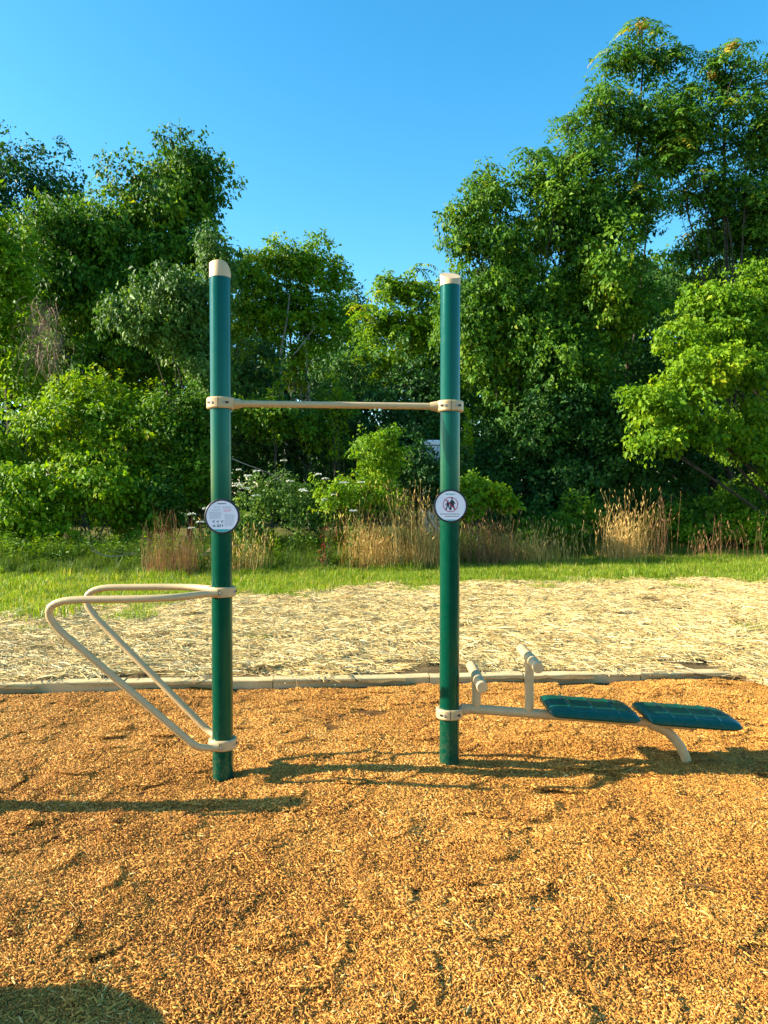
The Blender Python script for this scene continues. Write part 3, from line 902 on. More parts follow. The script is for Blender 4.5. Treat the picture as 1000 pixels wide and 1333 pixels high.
def crown_leaves(lobes, n_cl, per, leaf, clr, seed, droop=.5, flat=.65, vert=1.0, fill=.22, yellow=.0, aspect=.55, spread=1.0, sprig=.26, back=.4, rough_=.20):
    leaf = leaf * .84; n_cl = int(n_cl * 1.75); per = int(per * .86); clr = clr * .82
    r = np.random.default_rng(seed)
    C = np.array([l[0] for l in lobes]); Rd = np.array([l[1] for l in lobes])
    w = (Rd[:, 0] * Rd[:, 2]) + .5 * Rd[:, 1] * Rd[:, 2]; w = w / w.sum()
    nz = Noise(seed + 77, 3, .5, 2.4, 24)
    # each lobe carries a number of smaller boughs that stand out from it
    SC, SR, SD = [], [], []
    for c_, q_ in zip(C, Rd):
        a_ = (q_[0] * q_[2] + q_[1] * q_[2] + q_[0] * q_[1]) / 3
        ns = int(np.clip(4 + 3.2 * a_, 5, 26))
        for _ in range(ns):
            dd = unit(r.normal(size=3) + np.array([0, -.15, .15]))
            SC.append(c_ + dd * q_ * r.uniform(.45, .80)); SD.append(dd)
            SR.append(q_ * np.clip(r.normal(1.15 / ns ** .36, .12), .22, .75))
    SC, SR, SD = np.array(SC), np.array(SR), np.array(SD)
    sw = SR[:, 0] * SR[:, 2]; sw = sw / sw.sum()
    sv = r.normal(0, .11, len(SC))
    m = int(n_cl * 1.9)
    big = r.choice(len(lobes), m, p=w)
    sub = r.choice(len(SC), m, p=sw)
    d = unit(r.normal(size=(m, 3)))
    keep = (d[:, 1] < .25) | (r.uniform(size=m) < back)
    keep &= (d[:, 2] > -.55) | (r.uniform(size=m) < .45)
    big, sub, d = big[keep][:n_cl], sub[keep][:n_cl], d[keep][:n_cl]
    m = len(sub)
    inner = r.uniform(size=m) < fill
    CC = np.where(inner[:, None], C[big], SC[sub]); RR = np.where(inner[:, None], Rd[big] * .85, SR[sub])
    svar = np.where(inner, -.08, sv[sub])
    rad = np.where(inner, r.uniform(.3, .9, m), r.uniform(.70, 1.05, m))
    sp = r.uniform(size=m) < sprig
    rad = np.where(sp & (d[:, 2] > -.35), r.uniform(1.0, 1.28, m), rad)
    base = CC + d * RR
    rad = rad * (1 + rough_ * nz(base)).clip(.45, 1.5)
    cc = CC + d * RR * rad[:, None]
    # drop clusters by noise so gaps and deep hollows form
    hole = nz(cc * 1.3 + 9.0)
    ok = hole < 1.15 + .5 * r.normal(size=m) * .5
    d, cc, sp, svar = d[ok], cc[ok], sp[ok], svar[ok]
    m = len(sp)
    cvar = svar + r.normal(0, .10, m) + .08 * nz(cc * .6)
    # leaves
    cnt = np.where(sp, int(per * .55), per)
    ci = np.repeat(np.arange(m), cnt)
    n = len(ci)
    o = r.normal(size=(n, 3)); o = unit(o) * (r.uniform(0, 1, n) ** .45)[:, None]
    cr = clr * r.uniform(.6, 1.4, m)[ci] * np.where(sp, .6, 1.0)[ci]
    o = o * cr[:, None] * np.array([1, 1, flat * vert])
    P = cc[ci] + o
    out = unit(d[ci] * .7 + unit(o) * .5)
    Nn = unit(out * .68 + np.array([-.40, -.34, .20]) + r.normal(size=(n, 3)) * .38 * spread)
    A = unit(out * .5 + r.normal(size=(n, 3)) * .55 + np.array([0, 0, -droop]))
    L = leaf * np.clip(r.lognormal(0, .38, n), .4, 2.0); W = L * aspect * r.uniform(.8, 1.25, n)
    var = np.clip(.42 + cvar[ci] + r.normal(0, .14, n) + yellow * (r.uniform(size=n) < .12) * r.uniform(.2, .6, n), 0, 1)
    V, F = leaves_mesh(P, A, Nn, L, W)
    return V, F, np.repeat(var, 4)

def merge(lst):
    Vs, Fs, As, b = [], [], [], 0
    for V, F, a in lst:
        Vs.append(V); Fs.append(F + b); As.append(a); b += len(V)
    return np.vstack(Vs), np.vstack(Fs), np.concatenate(As)

def fronds(P, D, length, seed, pairs=10, leaflet=.13, yellow=.1, droop=.75):
    """feather leaves: an arching stalk with leaflets on both sides"""
    r = np.random.default_rng(seed)
    n = len(P); D = unit(D)
    side = unit(np.cross(D, np.array([0, 0, 1.0])) + 1e-6)
    L = length * r.uniform(.7, 1.2, n)
    vs = []
    fv = np.clip(r.normal(.42, .17, n) + (r.uniform(size=n) < yellow) * .35, 0, 1)
    for j in range(pairs):
        t = (j + 1.2) / (pairs + .4)
        dn = np.array([0, 0, -1.0])
        ctr = P + D * (L * t)[:, None] + dn * (L * droop * t * t)[:, None]
        tang = unit(D + dn * (2 * droop * t))
        for s in (-1, 1):
            A = unit(side * s + tang * .45 + dn * .35 + r.normal(size=(n, 3)) * .14)
            nn = unit(np.cross(tang, side) * (1) + r.normal(size=(n, 3)) * .25)
            nn = np.where(nn[:, 2:3] < 0, -nn, nn)
            l = leaflet * (1 - .45 * abs(t - .45)) * r.uniform(.85, 1.15, n)
            V, F = leaves_mesh(ctr, A, nn, l, l * .36, .1)
            vs.append((V, F, np.repeat(np.clip(fv + r.normal(0, .06, n), 0, 1), 4)))
    return merge(vs)

def lobe(x, y, d, rx, rz, ry=None):
    k = px(x, y, d)[1] / F_PX
    return (px(x, y, d), np.array([rx * k, (ry if ry else (rx + rz) / 2 * k * .9), rz * k]))

def branch_net(mb, base, lobes, r0, seed, sides=7, twigs=3, lean=0.0):
    r = np.random.default_rng(seed)
    base = np.array(base, float)
    tops = sorted(lobes, key=lambda l: l[0][2])
    main = tops[-1][0].copy()
    mid = base * .5 + main * .5 + np.array([r.normal(0, .25), r.normal(0, .2), 0])
    trunk = catmull([base - np.array([0, 0, .3]), base + (mid - base) * .35 + np.array([r.normal(0, .12), 0, 0]), mid, main], 7)
    mb.tube(trunk, np.linspace(r0, r0 * .16, len(trunk)), sides)
    for c, rd in lobes:
        t = np.clip((c[2] - base[2]) / max(main[2] - base[2], .1) - .30, .12, .8)
        i = int(t * (len(trunk) - 1)); st_ = trunk[i]
        rr0 = r0 * (1 - .84 * t) * .55
        m2 = st_ * .5 + c * .5 + np.array([r.normal(0, .15), r.normal(0, .15), .2])
        limb = catmull([st_, m2, c + np.array([0, 0, rd[2] * .3])], 6)
        mb.tube(limb, np.linspace(rr0, rr0 * .25, len(limb)), max(5, sides - 2))
        for k in range(twigs):
            d = unit(r.normal(size=3) + np.array([0, -.3, .5]))
            e = c + d * rd * r.uniform(.75, 1.0)
            s0 = limb[int(r.integers(len(limb) // 3, len(limb)))]
            tw = catmull([s0, s0 * .5 + e * .5 + r.normal(size=3) * .1, e], 4)
            mb.tube(tw, np.linspace(rr0 * .35, .006, len(tw)), 4, False)

def tree(name, label, cat, base, lobes, mat, n_cl, per, leaf, clr, seed, r0=.16, bark='bark', group=None, extra=(), trunk_name='trunk', crown_name='crown', **kw):
    root = empty(name, (base[0], base[1], 0), label, cat, group)
    mb = MB()
    branch_net(mb, (base[0], base[1], 0), lobes, r0, seed)
    mb.build(trunk_name, M[bark], root, True)
    dep = (0.95 + 0.31 * min(1.15, max(-.1, .5 + lobes[0][0][0] * F_PX / lobes[0][0][1] / 1000)))
    n_cl = int(n_cl * dep ** 1.6)
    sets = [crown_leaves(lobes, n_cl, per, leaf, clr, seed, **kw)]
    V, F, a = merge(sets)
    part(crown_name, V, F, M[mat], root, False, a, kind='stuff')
    return root

put_herbs()
# far wood that closes the view under the crowns
wl_ = []
r = np.random.default_rng(3)
for x in range(-60, 1100, 55):
    top = np.interp(x, [-60, 150, 300, 380, 480, 560, 640, 1100], [345, 375, 440, 440, 450, 410, 340, 340])
    y = top + 60
    while y < 720:
        wl_.append(lobe(x + r.uniform(-20, 20), y + r.uniform(-10, 10), 41 + r.uniform(-2, 2), 48, 50))
        y += 85
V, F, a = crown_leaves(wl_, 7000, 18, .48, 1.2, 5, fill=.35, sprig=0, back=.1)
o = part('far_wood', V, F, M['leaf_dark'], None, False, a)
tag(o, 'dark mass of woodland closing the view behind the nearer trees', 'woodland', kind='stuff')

TG = 'trees along the edge of the field'
tree('broadleaf_tree', 'airy dark green tree behind the vines at the far left skyline', 'tree', px(45, 690, 34), [lobe(40, 232, 34.0, 62, 50), lobe(20, 290, 34.0, 60, 60), lobe(88, 262, 34.0, 34, 40), lobe(50, 340, 34.0, 75, 50), lobe(-30, 260, 34.0, 50, 60)],
     'leaf_dark', 640, 22, .18, .62, 41, .22, group=TG, fill=.1, sprig=.2)
tree('vine_covered_tree', 'tall tree smothered in drooping vines at left with the rounded dark top', 'tree', px(215, 695, 28),
     [lobe(238, 232, 28.0, 55, 48), lobe(190, 282, 27.8, 58, 60), lobe(262, 275, 28.0, 36, 62), lobe(225, 340, 27.7, 75, 55), lobe(120, 320, 27.3, 60, 55), lobe(75, 330, 26.9, 45, 70), lobe(160, 390, 27.3, 85, 60), lobe(95, 400, 26.9, 58, 50), lobe(190, 460, 27.5, 80, 70), lobe(90, 480, 27.5, 70, 70)],
     'leaf_vine', 2500, 30, .165, .46, 42, .24, group=TG, vert=1.5, droop=1.0, yellow=.25)
tree('vine_draped_tree', 'small tree arched over with grey green vines just left of the left post', 'tree', px(245, 715, 19.6),
     [lobe(222, 392, 19.6, 58, 34), lobe(258, 420, 19.6, 40, 52), lobe(190, 430, 19.6, 42, 40), lobe(262, 490, 19.5, 34, 50), lobe(280, 360, 19.8, 22, 50)],
     'leaf_grey', 620, 28, .115, .30, 43, .10, group=TG, vert=1.5, droop=1.0)
tree('young_tree', 'bright green young tree cut off by the left edge of the view', 'tree', px(8, 700, 23),
     [lobe(8, 345, 23, 30, 45), lobe(-5, 410, 23, 40, 50), lobe(25, 480, 23, 40, 45), lobe(-20, 300, 23, 30, 50)], 'leaf_bright', 430, 26, .145, .36, 44, .10, group=TG)
pt = tree('pale_trunked_tree', 'light green airy tree with pale trunks between the posts', 'tree', px(405, 695, 32),
     [lobe(335, 372, 32.0, 38, 44), lobe(372, 345, 32.0, 30, 30), lobe(408, 352, 32.0, 30, 42), lobe(435, 372, 32.0, 18, 26), lobe(365, 410, 32.0, 55, 42), lobe(415, 425, 32.0, 42, 45), lobe(330, 440, 32.0, 40, 45), lobe(395, 480, 32.0, 50, 35)],
     'leaf_bright', 1250, 24, .17, .45, 45, .15, 'bark_pale', group=TG, fill=.12, sprig=.2)
mb = MB()
for q in ([(376, 640), (370, 540), (366, 470), (374, 420), (378, 385)], [(402, 640), (405, 560), (402, 500), (399, 455)]):
    pp = catmull([px(x, y, 30.6) for x, y in q], 6)
    mb.tube(pp, np.linspace(.10, .02, len(pp)), 7)
    mb.build('trunk', M['bark_pale'], pt, True); mb = MB()
tree('dark_tree', 'small dark tree on the skyline midway between the posts', 'tree', px(466, 690, 37), [lobe(462, 402, 37.0, 26, 34), lobe(480, 440, 37.0, 34, 45), lobe(448, 450, 37.0, 32, 45)],
     'leaf_dark', 260, 24, .17, .55, 46, .16, group=TG)

def ailanthus(label, base, lobes, tips, seed, n_cl, per, mat='leaf_ail', r0=.14, frond_n=9, flen=.75, seeds=(), fill_leaf=.12, yellow=.1):
    root = empty('feather_leaved_tree', (base[0], base[1], 0), label, 'tree', TG)
    mb = MB(); branch_net(mb, (base[0], base[1], 0), lobes, r0, seed)
    r = np.random.default_rng(seed)
    P, D = [], []
    T = [px(*t[:3]) for t in tips]
    for l in lobes:
        for k in range(int(l[1][0] * l[1][2] * 7)):
            d = unit(r.normal(size=3)); d[1] = -abs(d[1]) if r.uniform() < .75 else d[1]
            if d[2] < -.3: d[2] *= -.5
            T.append(l[0] + d * l[1] * r.uniform(.8, 1.05))
    for p in T:
        for j in range(frond_n):
            az = 2 * math.pi * (j + r.uniform(-.3, .3)) / frond_n
            el = r.uniform(.0, .75)
            P.append(p + r.normal(size=3) * .06); D.append((math.cos(az) * math.cos(el), math.sin(az) * math.cos(el), math.sin(el)))
        lo = min(lobes, key=lambda l: np.linalg.norm(l[0] - p))[0]
        mb.tube(catmull([lo, lo * .4 + p * .6 + np.array([0, 0, -.15]), p], 4), np.linspace(.03, .010, 9), 5, False)
    mb.build('trunk', M['bark'], root, True)
    sets = [fronds(np.array(P), np.array(D), flen * 1.25, seed, 9, .19, yellow)]
    if n_cl: sets.append(crown_leaves(lobes, n_cl, per, fill_leaf, .34, seed + 1, fill=.5))
    V, F, a = merge(sets)
    part('crown', V, F, M[mat], root, False, a, kind='stuff')
    if seeds:
        q = [lobe(*s) for s in seeds]
        V, F, a = crown_leaves(q, 16 * len(q), 26, .07, .10, seed + 2, fill=.6, sprig=0, droop=1)
        part('seed_cluster', V, F, M['seed'], root, False, a, kind='stuff')
    return root

ailanthus('bright feather leaved tree standing just left of the right post top', px(535, 700, 22.5), [lobe(530, 385, 22.5, 40, 24), lobe(500, 425, 22.3, 42, 32), lobe(552, 430, 22.5, 36, 50), lobe(490, 475, 22.2, 36, 36)],
          [(545, 352, 22.5), (510, 372, 22.3), (560, 372, 22.5)], 51, 420, 26, 'leaf_bright', .11, 7, .62)
ailanthus('tallest feather leaved tree rising to the top right skyline', px(820, 700, 20.2), [lobe(832, 90, 20.2, 46, 34), lobe(795, 165, 20, 58, 40), lobe(850, 190, 20.2, 50, 60), lobe(745, 225, 19.8, 48, 44), lobe(800, 280, 20, 60, 60), lobe(690, 245, 19.8, 30, 26)],
          [(822, 42, 20.2), (850, 50, 20.2), (795, 75, 20.1), (868, 80, 20.2), (770, 130, 20), (735, 160, 19.9), (705, 215, 19.8), (685, 205, 19.8)], 52, 700, 26, 'leaf_ail', .17, 8, .72,
          seeds=((830, 45, 20.1, 7, 7), (742, 215, 19.6, 10, 6), (770, 240, 19.6, 8, 6)))
ailanthus('feather leaved tree with yellow tips at the right edge skyline', px(945, 700, 19.4), [lobe(935, 120, 19.4, 46, 34), lobe(900, 175, 19.4, 50, 44), lobe(965, 190, 19.2, 46, 60), lobe(920, 260, 19.6, 44, 44), lobe(985, 300, 19.6, 34, 70), lobe(870, 215, 19.6, 34, 36), lobe(945, 330, 20, 46, 44), lobe(895, 335, 20.2, 24, 24), lobe(1000, 220, 19.8, 40, 60), lobe(960, 290, 19.8, 50, 50)],
          [(940, 70, 19.4), (960, 66, 19.4), (915, 85, 19.4), (985, 100, 19.2), (890, 120, 19.4), (1010, 90, 19.2)], 53, 980, 26, 'leaf_ail', .16, 8, .72,
          seeds=((995, 110, 18.9, 9, 14), (945, 72, 19.2, 8, 6), (920, 105, 19.2, 6, 5)), yellow=.18)
tree('vine_covered_tree', 'broad vine covered tree filling the view right of the right post', 'tree', px(700, 705, 19.8),
     [lobe(600, 320, 20, 36, 46), lobe(640, 262, 20, 34, 48), lobe(655, 350, 19.7, 54, 60), lobe(720, 310, 19.5, 52, 62), lobe(770, 360, 19.3, 60, 70), lobe(690, 420, 19.6, 70, 60), lobe(615, 410, 20, 44, 60), lobe(800, 430, 19.3, 56, 60), lobe(720, 490, 19.6, 80, 60), lobe(640, 500, 19.8, 50, 60), lobe(770, 290, 19.4, 44, 50)],
     'leaf_vine', 2300, 30, .125, .34, 54, .24, group=TG, vert=1.5, droop=.9, yellow=.25)
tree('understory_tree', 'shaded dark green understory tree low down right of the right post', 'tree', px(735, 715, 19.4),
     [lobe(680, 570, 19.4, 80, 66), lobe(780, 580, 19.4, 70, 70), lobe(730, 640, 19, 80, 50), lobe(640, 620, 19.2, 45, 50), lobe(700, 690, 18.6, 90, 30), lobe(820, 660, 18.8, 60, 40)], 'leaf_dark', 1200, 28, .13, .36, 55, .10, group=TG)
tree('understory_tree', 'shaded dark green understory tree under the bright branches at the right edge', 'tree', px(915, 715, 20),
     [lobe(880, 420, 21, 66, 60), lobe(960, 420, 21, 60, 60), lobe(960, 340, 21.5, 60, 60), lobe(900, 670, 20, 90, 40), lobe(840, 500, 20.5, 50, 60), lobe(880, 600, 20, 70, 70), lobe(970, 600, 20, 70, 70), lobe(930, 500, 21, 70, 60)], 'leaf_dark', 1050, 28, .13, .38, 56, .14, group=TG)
tree('overhanging_tree', 'tree at right edge reaching bright yellow green branches over the grass', 'tree', px(1050, 700, 16.8),
     [lobe(870, 530, 15.8, 54, 26), lobe(925, 490, 15.8, 56, 32), lobe(975, 545, 16, 48, 26), lobe(985, 470, 16, 40, 34), lobe(960, 400, 16.2, 42, 26), lobe(840, 575, 15.7, 36, 20), lobe(1000, 370, 16.4, 34, 24), lobe(915, 560, 15.8, 48, 22), lobe(840, 520, 15.8, 30, 14), lobe(940, 435, 16.3, 40, 26), lobe(985, 425, 16.4, 34, 34), lobe(890, 455, 16.2, 34, 22), lobe(965, 590, 16.2, 44, 22), lobe(905, 400, 16.6, 30, 24), lobe(1000, 600, 16.2, 30, 30)],
     'leaf_bright', 1000, 26, .12, .30, 57, .12, group=TG, flat=.75, rough_=.32, sprig=.4, droop=.8, yellow=.35, fill=.1)
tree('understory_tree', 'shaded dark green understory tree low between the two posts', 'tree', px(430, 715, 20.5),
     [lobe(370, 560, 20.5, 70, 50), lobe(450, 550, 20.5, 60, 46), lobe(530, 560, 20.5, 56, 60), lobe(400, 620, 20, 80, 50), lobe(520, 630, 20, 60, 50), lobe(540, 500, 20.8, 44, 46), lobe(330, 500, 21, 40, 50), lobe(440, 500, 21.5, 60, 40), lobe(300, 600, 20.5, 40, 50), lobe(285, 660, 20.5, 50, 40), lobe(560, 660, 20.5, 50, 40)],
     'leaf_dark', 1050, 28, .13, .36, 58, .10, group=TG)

# shrubs
SG = 'shrubs at the edge of the wood'
def shrub(label, base, lobes, mat, n_cl, per, leaf, clr, seed, **kw):
    kw.setdefault('sprig', .42); kw.setdefault('rough_', .30)
    return tree('shrub', label, 'shrub', base, lobes, mat, n_cl, per, leaf, clr, seed, .035, 'bark', SG, trunk_name='stem', crown_name='foliage', **kw)
shrub('large bright green shrub mound with big leaves at left, above the dip bars', px(120, 735, 17.3),
      [lobe(60, 580, 20.2, 50, 44), lobe(140, 550, 20.2, 52, 44), lobe(20, 655, 18.7, 60, 40), lobe(110, 635, 18.6, 70, 50), lobe(190, 600, 19.4, 36, 50), lobe(5, 590, 20, 36, 40), lobe(95, 525, 20.6, 36, 32), lobe(165, 660, 18.4, 44, 36), lobe(60, 690, 18.2, 60, 26)],
      'leaf_bright', 1350, 28, .125, .30, 61, yellow=.2, droop=.7)
shrub('mid green shrub mound touching the left post on its left side', px(235, 732, 18.8), [lobe(225, 570, 19, 40, 46), lobe(250, 620, 18.8, 34, 44), lobe(205, 655, 18.2, 40, 36), lobe(245, 545, 19, 28, 24)],
      'leaf_vine', 520, 26, .11, .27, 62)
shrub('loose upright shrub of small light leaves midway between the posts', px(490, 735, 15.7), [lobe(490, 605, 15.7, 36, 34), lobe(470, 640, 15.6, 40, 30), lobe(505, 580, 15.7, 24, 20), lobe(440, 650, 15.5, 30, 24)],
      'leaf_bright', 330, 24, .075, .22, 63, fill=.15, sprig=.25)
shrub('low tangled shrub with grey green leaves just right of the left post', px(350, 735, 16.8), [lobe(345, 650, 16.9, 40, 32), lobe(395, 660, 16.8, 36, 30), lobe(330, 690, 16.5, 34, 24), lobe(410, 690, 16.5, 40, 22)],
      'leaf_grey', 300, 22, .075, .22, 64, fill=.2, sprig=.2)
shrub('bright green bush just right of the right post at sign height', px(632, 735, 15.6), [lobe(628, 640, 15.6, 28, 22), lobe(655, 655, 15.6, 20, 16), lobe(610, 660, 15.6, 20, 22)],
      'leaf_bright', 190, 24, .10, .22, 65)
shrub('low leafy green thicket at the right edge under the branches', px(930, 735, 17.2), [lobe(880, 675, 17.2, 40, 26), lobe(940, 660, 17.2, 44, 30), lobe(990, 665, 17.2, 36, 34), lobe(850, 690, 17.2, 28, 20), lobe(980, 690, 17, 40, 20)],
      'leaf_vine', 420, 26, .10, .24, 66, yellow=.1)
shrub('dark low thicket behind the tan grass right of the right post', px(720, 735, 18), [lobe(690, 680, 18, 50, 26), lobe(770, 670, 18, 46, 30), lobe(740, 700, 17.8, 60, 20)],
      'leaf_dark', 300, 24, .10, .26, 67)
shrub('sunlit leafy bush top crossing behind the middle of the pull-up bar', px(380, 730, 18.6), [lobe(350, 555, 18.6, 36, 28), lobe(400, 550, 18.6, 36, 26), lobe(440, 540, 18.6, 24, 30), lobe(320, 540, 18.6, 24, 22)],
      'leaf_vine', 340, 26, .10, .24, 68, sprig=.3)

shrub('weedy green bush left of the lone golden grass clump, under dark trees', px(740, 725, 16.6), [lobe(725, 685, 16.6, 34, 20), lobe(760, 675, 16.7, 26, 26), lobe(690, 690, 16.4, 26, 16)],
      'leaf_vine', 190, 24, .09, .22, 85, sprig=.3)
shrub('leafy green bush low at the right edge in front of the thicket', px(965, 725, 16.8), [lobe(900, 690, 16.8, 34, 20), lobe(960, 680, 16.8, 40, 26), lobe(1000, 690, 16.8, 30, 24)],
      'leaf_bright', 260, 24, .09, .22, 86, sprig=.3)

def sapling(label, x, ytop, ybase, d, seed, n=4, mat='leaf_bright', leaf=.10, width=18):
    r = np.random.default_rng(seed)
    b = px(x, 730, d)
    root = empty('sapling', (b[0], b[1], 0), label, 'sapling', 'leafy saplings among the shrubs')
    mb = MB(); sets = []
    for k in range(n):
        tip = px(x + r.uniform(-width, width), ytop + r.uniform(0, 35) * (k > 0), d + r.uniform(-.3, .3))
        base = np.array([b[0] + r.uniform(-.15, .15), b[1] + r.uniform(-.1, .1), 0])
        path = catmull([base, base * .5 + tip * .5 + r.normal(size=3) * .08, tip], 10)
        mb.tube(path, np.linspace(.018, .004, len(path)), 5)
        zt = px(x, ybase, d)[2]
        m = 120
        t = r.uniform(0, 1, m) ** .8
        idx = np.clip((.0 + 1 * t) * (len(path) - 1), 0, len(path) - 1.001)
        i0 = idx.astype(int); fr = (idx - i0)[:, None]
        P = path[i0] * (1 - fr) + path[i0 + 1] * fr
        ok = P[:, 2] > zt
        P = P[ok]; t = t[ok]
        az = r.uniform(0, 6.28, len(P))
        off = np.stack([np.cos(az), np.sin(az), np.full(len(P), .35)], -1)
        reach = (.05 + .28 * (1 - t))[:, None] * r.uniform(.2, 1, len(P))[:, None]
        P = P + off * reach
        # several leaves at each twig end
        P = np.repeat(P, 3, 0) + r.normal(size=(len(P) * 3, 3)) * .035; off = np.repeat(off, 3, 0)
        A = unit(off + r.normal(size=P.shape) * .45); Nn = unit(np.array([0, 0, 1.0]) + r.normal(size=P.shape) * .4)
        L = leaf * r.uniform(.6, 1.25, len(P))
        V, F = leaves_mesh(P, A, Nn, L, L * .5)
        sets.append((V, F, np.repeat(np.clip(r.normal(.55, .17, len(P)), 0, 1), 4)))
    mb.build('stem', M['bark'], root)
    V, F, a = merge(sets)
    part('foliage', V, F, M[mat], root, False, a, kind='stuff')
sapling('pointed bright sapling topping the big shrub at left', 150, 478, 580, 19.7, 71, 6, width=26)
sapling('bright sapling rising right of the big left shrub, nearest the grey green arch', 196, 492, 600, 19.7, 72, 5)
sapling('bright sapling at the far left of the shrub mound below the dead vines', 95, 492, 600, 19.7, 77, 5)
sapling('tall bright sapling poking above the pull-up bar near its middle', 438, 486, 600, 18.2, 73, 5)
sapling('thin pale sapling above the pull-up bar close to the left post', 352, 492, 580, 18.2, 74, 3)
sapling('bright sapling directly right of the right post below the pull-up bar', 614, 535, 640, 17.4, 75, 4, width=12)
sapling('slim sapling with small leaves above the middle shrub', 482, 555, 640, 16.8, 76, 3, leaf=.07)
sapling('bright narrow sapling touching the left post on its left above sign height', 258, 572, 660, 18.7, 78, 4, width=10)

# dead vines, dry grass, flowers, fallen branches
def strips(P0, P1, bow, w, seed, segs=4):
    """thin bent strips between two sets of points"""
    n = len(P0); r = np.random.default_rng(seed)
    V = np.zeros((n, segs + 1, 2, 3))
    side = unit(np.cross(P1 - P0, r.normal(size=(n, 3))))
    for i in range(segs + 1):
        t = i / segs
        c = P0 * (1 - t) + P1 * t + bow * (4 * t * (1 - t))
        ww = (w * (1 - .6 * t))[:, None]
        V[:, i, 0] = c + side * ww / 2; V[:, i, 1] = c - side * ww / 2
    f = np.array([(2 * i, 2 * i + 1, 2 * i + 3, 2 * i + 2) for i in range(segs)])
    F = (np.arange(n)[:, None, None] * (2 * (segs + 1)) + f[None]).reshape(-1, 4)
    return V.reshape(-1, 3), F, 2 * (segs + 1)

r = np.random.default_rng(81)
n = 230
top = np.array([px(x, y, 18.5) for x, y in zip(60 + r.normal(0, 6, n) + 16 * r.uniform(-.6, 1, n), r.uniform(392, 470, n))]); top[:, 1] += r.normal(0, .3, n)
bot = top + np.stack([r.normal(.05, .22, n), r.normal(-.1, .2, n), -np.abs(r.normal(.6, .3, n))], -1)
bow = np.stack([r.normal(-.03, .14, n), r.normal(-.1, .12, n), r.normal(0, .12, n)], -1)
V, F, k = strips(top, bot, bow, r.uniform(.006, .016, n), 82)
o = part('dead_vine', V, F, M['vine_dead'], None, False, np.repeat(r.uniform(0, 1, n), k))
tag(o, 'tangle of brown dead vines hanging down at far left below the green crown', 'vine')

def grass_clump(label, x, d, wid, h, n, mat, seed, seedheads=True):
    r = np.random.default_rng(seed)
    c = px(x, 700, d); d = c[1]; k = d / F_PX
    root = empty('dry_grass_clump', (c[0], d, 0), label, 'dry grass', 'dry grass clumps along the edge of the wood')
    P0 = np.stack([c[0] + r.normal(0, wid * k * .5, n), d + r.normal(0, .25, n), np.zeros(n)], -1)
    sub = r.integers(0, 14, n); so = r.normal(0, wid * k * .85, 14); sh = r.uniform(.45, 1.1, 14)
    P0[:, 0] = c[0] + so[sub] + r.normal(0, wid * k * .30, n)
    P0[:, 2] = lawn_z(P0[:, 0], P0[:, 1]) - .02
    H = h * k * sh[sub] * np.clip(r.normal(.85, .25, n), .2, 1.3)
    ln = np.stack([r.normal(0, .14, n), r.normal(0, .14, n), np.ones(n)], -1)
    P1 = P0 + ln * H[:, None]
    V, F, kk = strips(P0, P1, np.stack([r.normal(0, .07, n), r.normal(0, .07, n), np.zeros(n)], -1), r.uniform(.004, .010, n), seed + 1, 4)
    part('stem', V, F, M[mat], root, False, np.repeat(r.uniform(0, 1, n), kk), kind='stuff')
    if seedheads:
        m = n
        q = P1[:m]
        A = unit(ln[:m] + r.normal(size=(m, 3)) * .25)
        L = r.uniform(.07, .14, m)
        V, F = leaves_mesh(q - A * L[:, None] * .3, A, r.normal(size=(m, 3)), L, L * .2)
        part('seed_head', V, F, M[mat], root, False, np.repeat(r.uniform(.4, 1, m), 4), kind='stuff')
grass_clump('tall golden grass clump left of the right post, nearest the middle', 490, 15.1, 26, 84, 520, 'drygrass', 91)
grass_clump('tall golden grass clump touching the right post on its left', 552, 15.1, 20, 88, 440, 'drygrass', 92)
grass_clump('golden grass clump standing alone right of centre under the dark trees', 806, 15.1, 22, 70, 420, 'drygrass', 93)
grass_clump('thin rusty stems right of the golden clump under the dark trees', 850, 15.1, 18, 78, 90, 'rust', 94)
grass_clump('reddish brown grass patch just right of the right post', 628, 15.1, 34, 56, 480, 'rust', 95)
grass_clump('sparse brown grass between the right post and the lone golden clump', 700, 15.1, 44, 52, 420, 'drygrass', 96)
grass_clump('rusty brown upright dead stems left of the left post, farther left', 208, 15.1, 16, 72, 260, 'rust', 97, False)
grass_clump('rusty brown upright dead stems beside the left post at sign height', 240, 15.1, 13, 70, 220, 'rust', 98, False)
grass_clump('short tan dry grass just right of the left post below the flowers', 320, 15.1, 22, 58, 240, 'drygrass', 99)
grass_clump('thin scattered dry stems at the right edge thicket', 945, 15.1, 40, 50, 120, 'rust', 100)

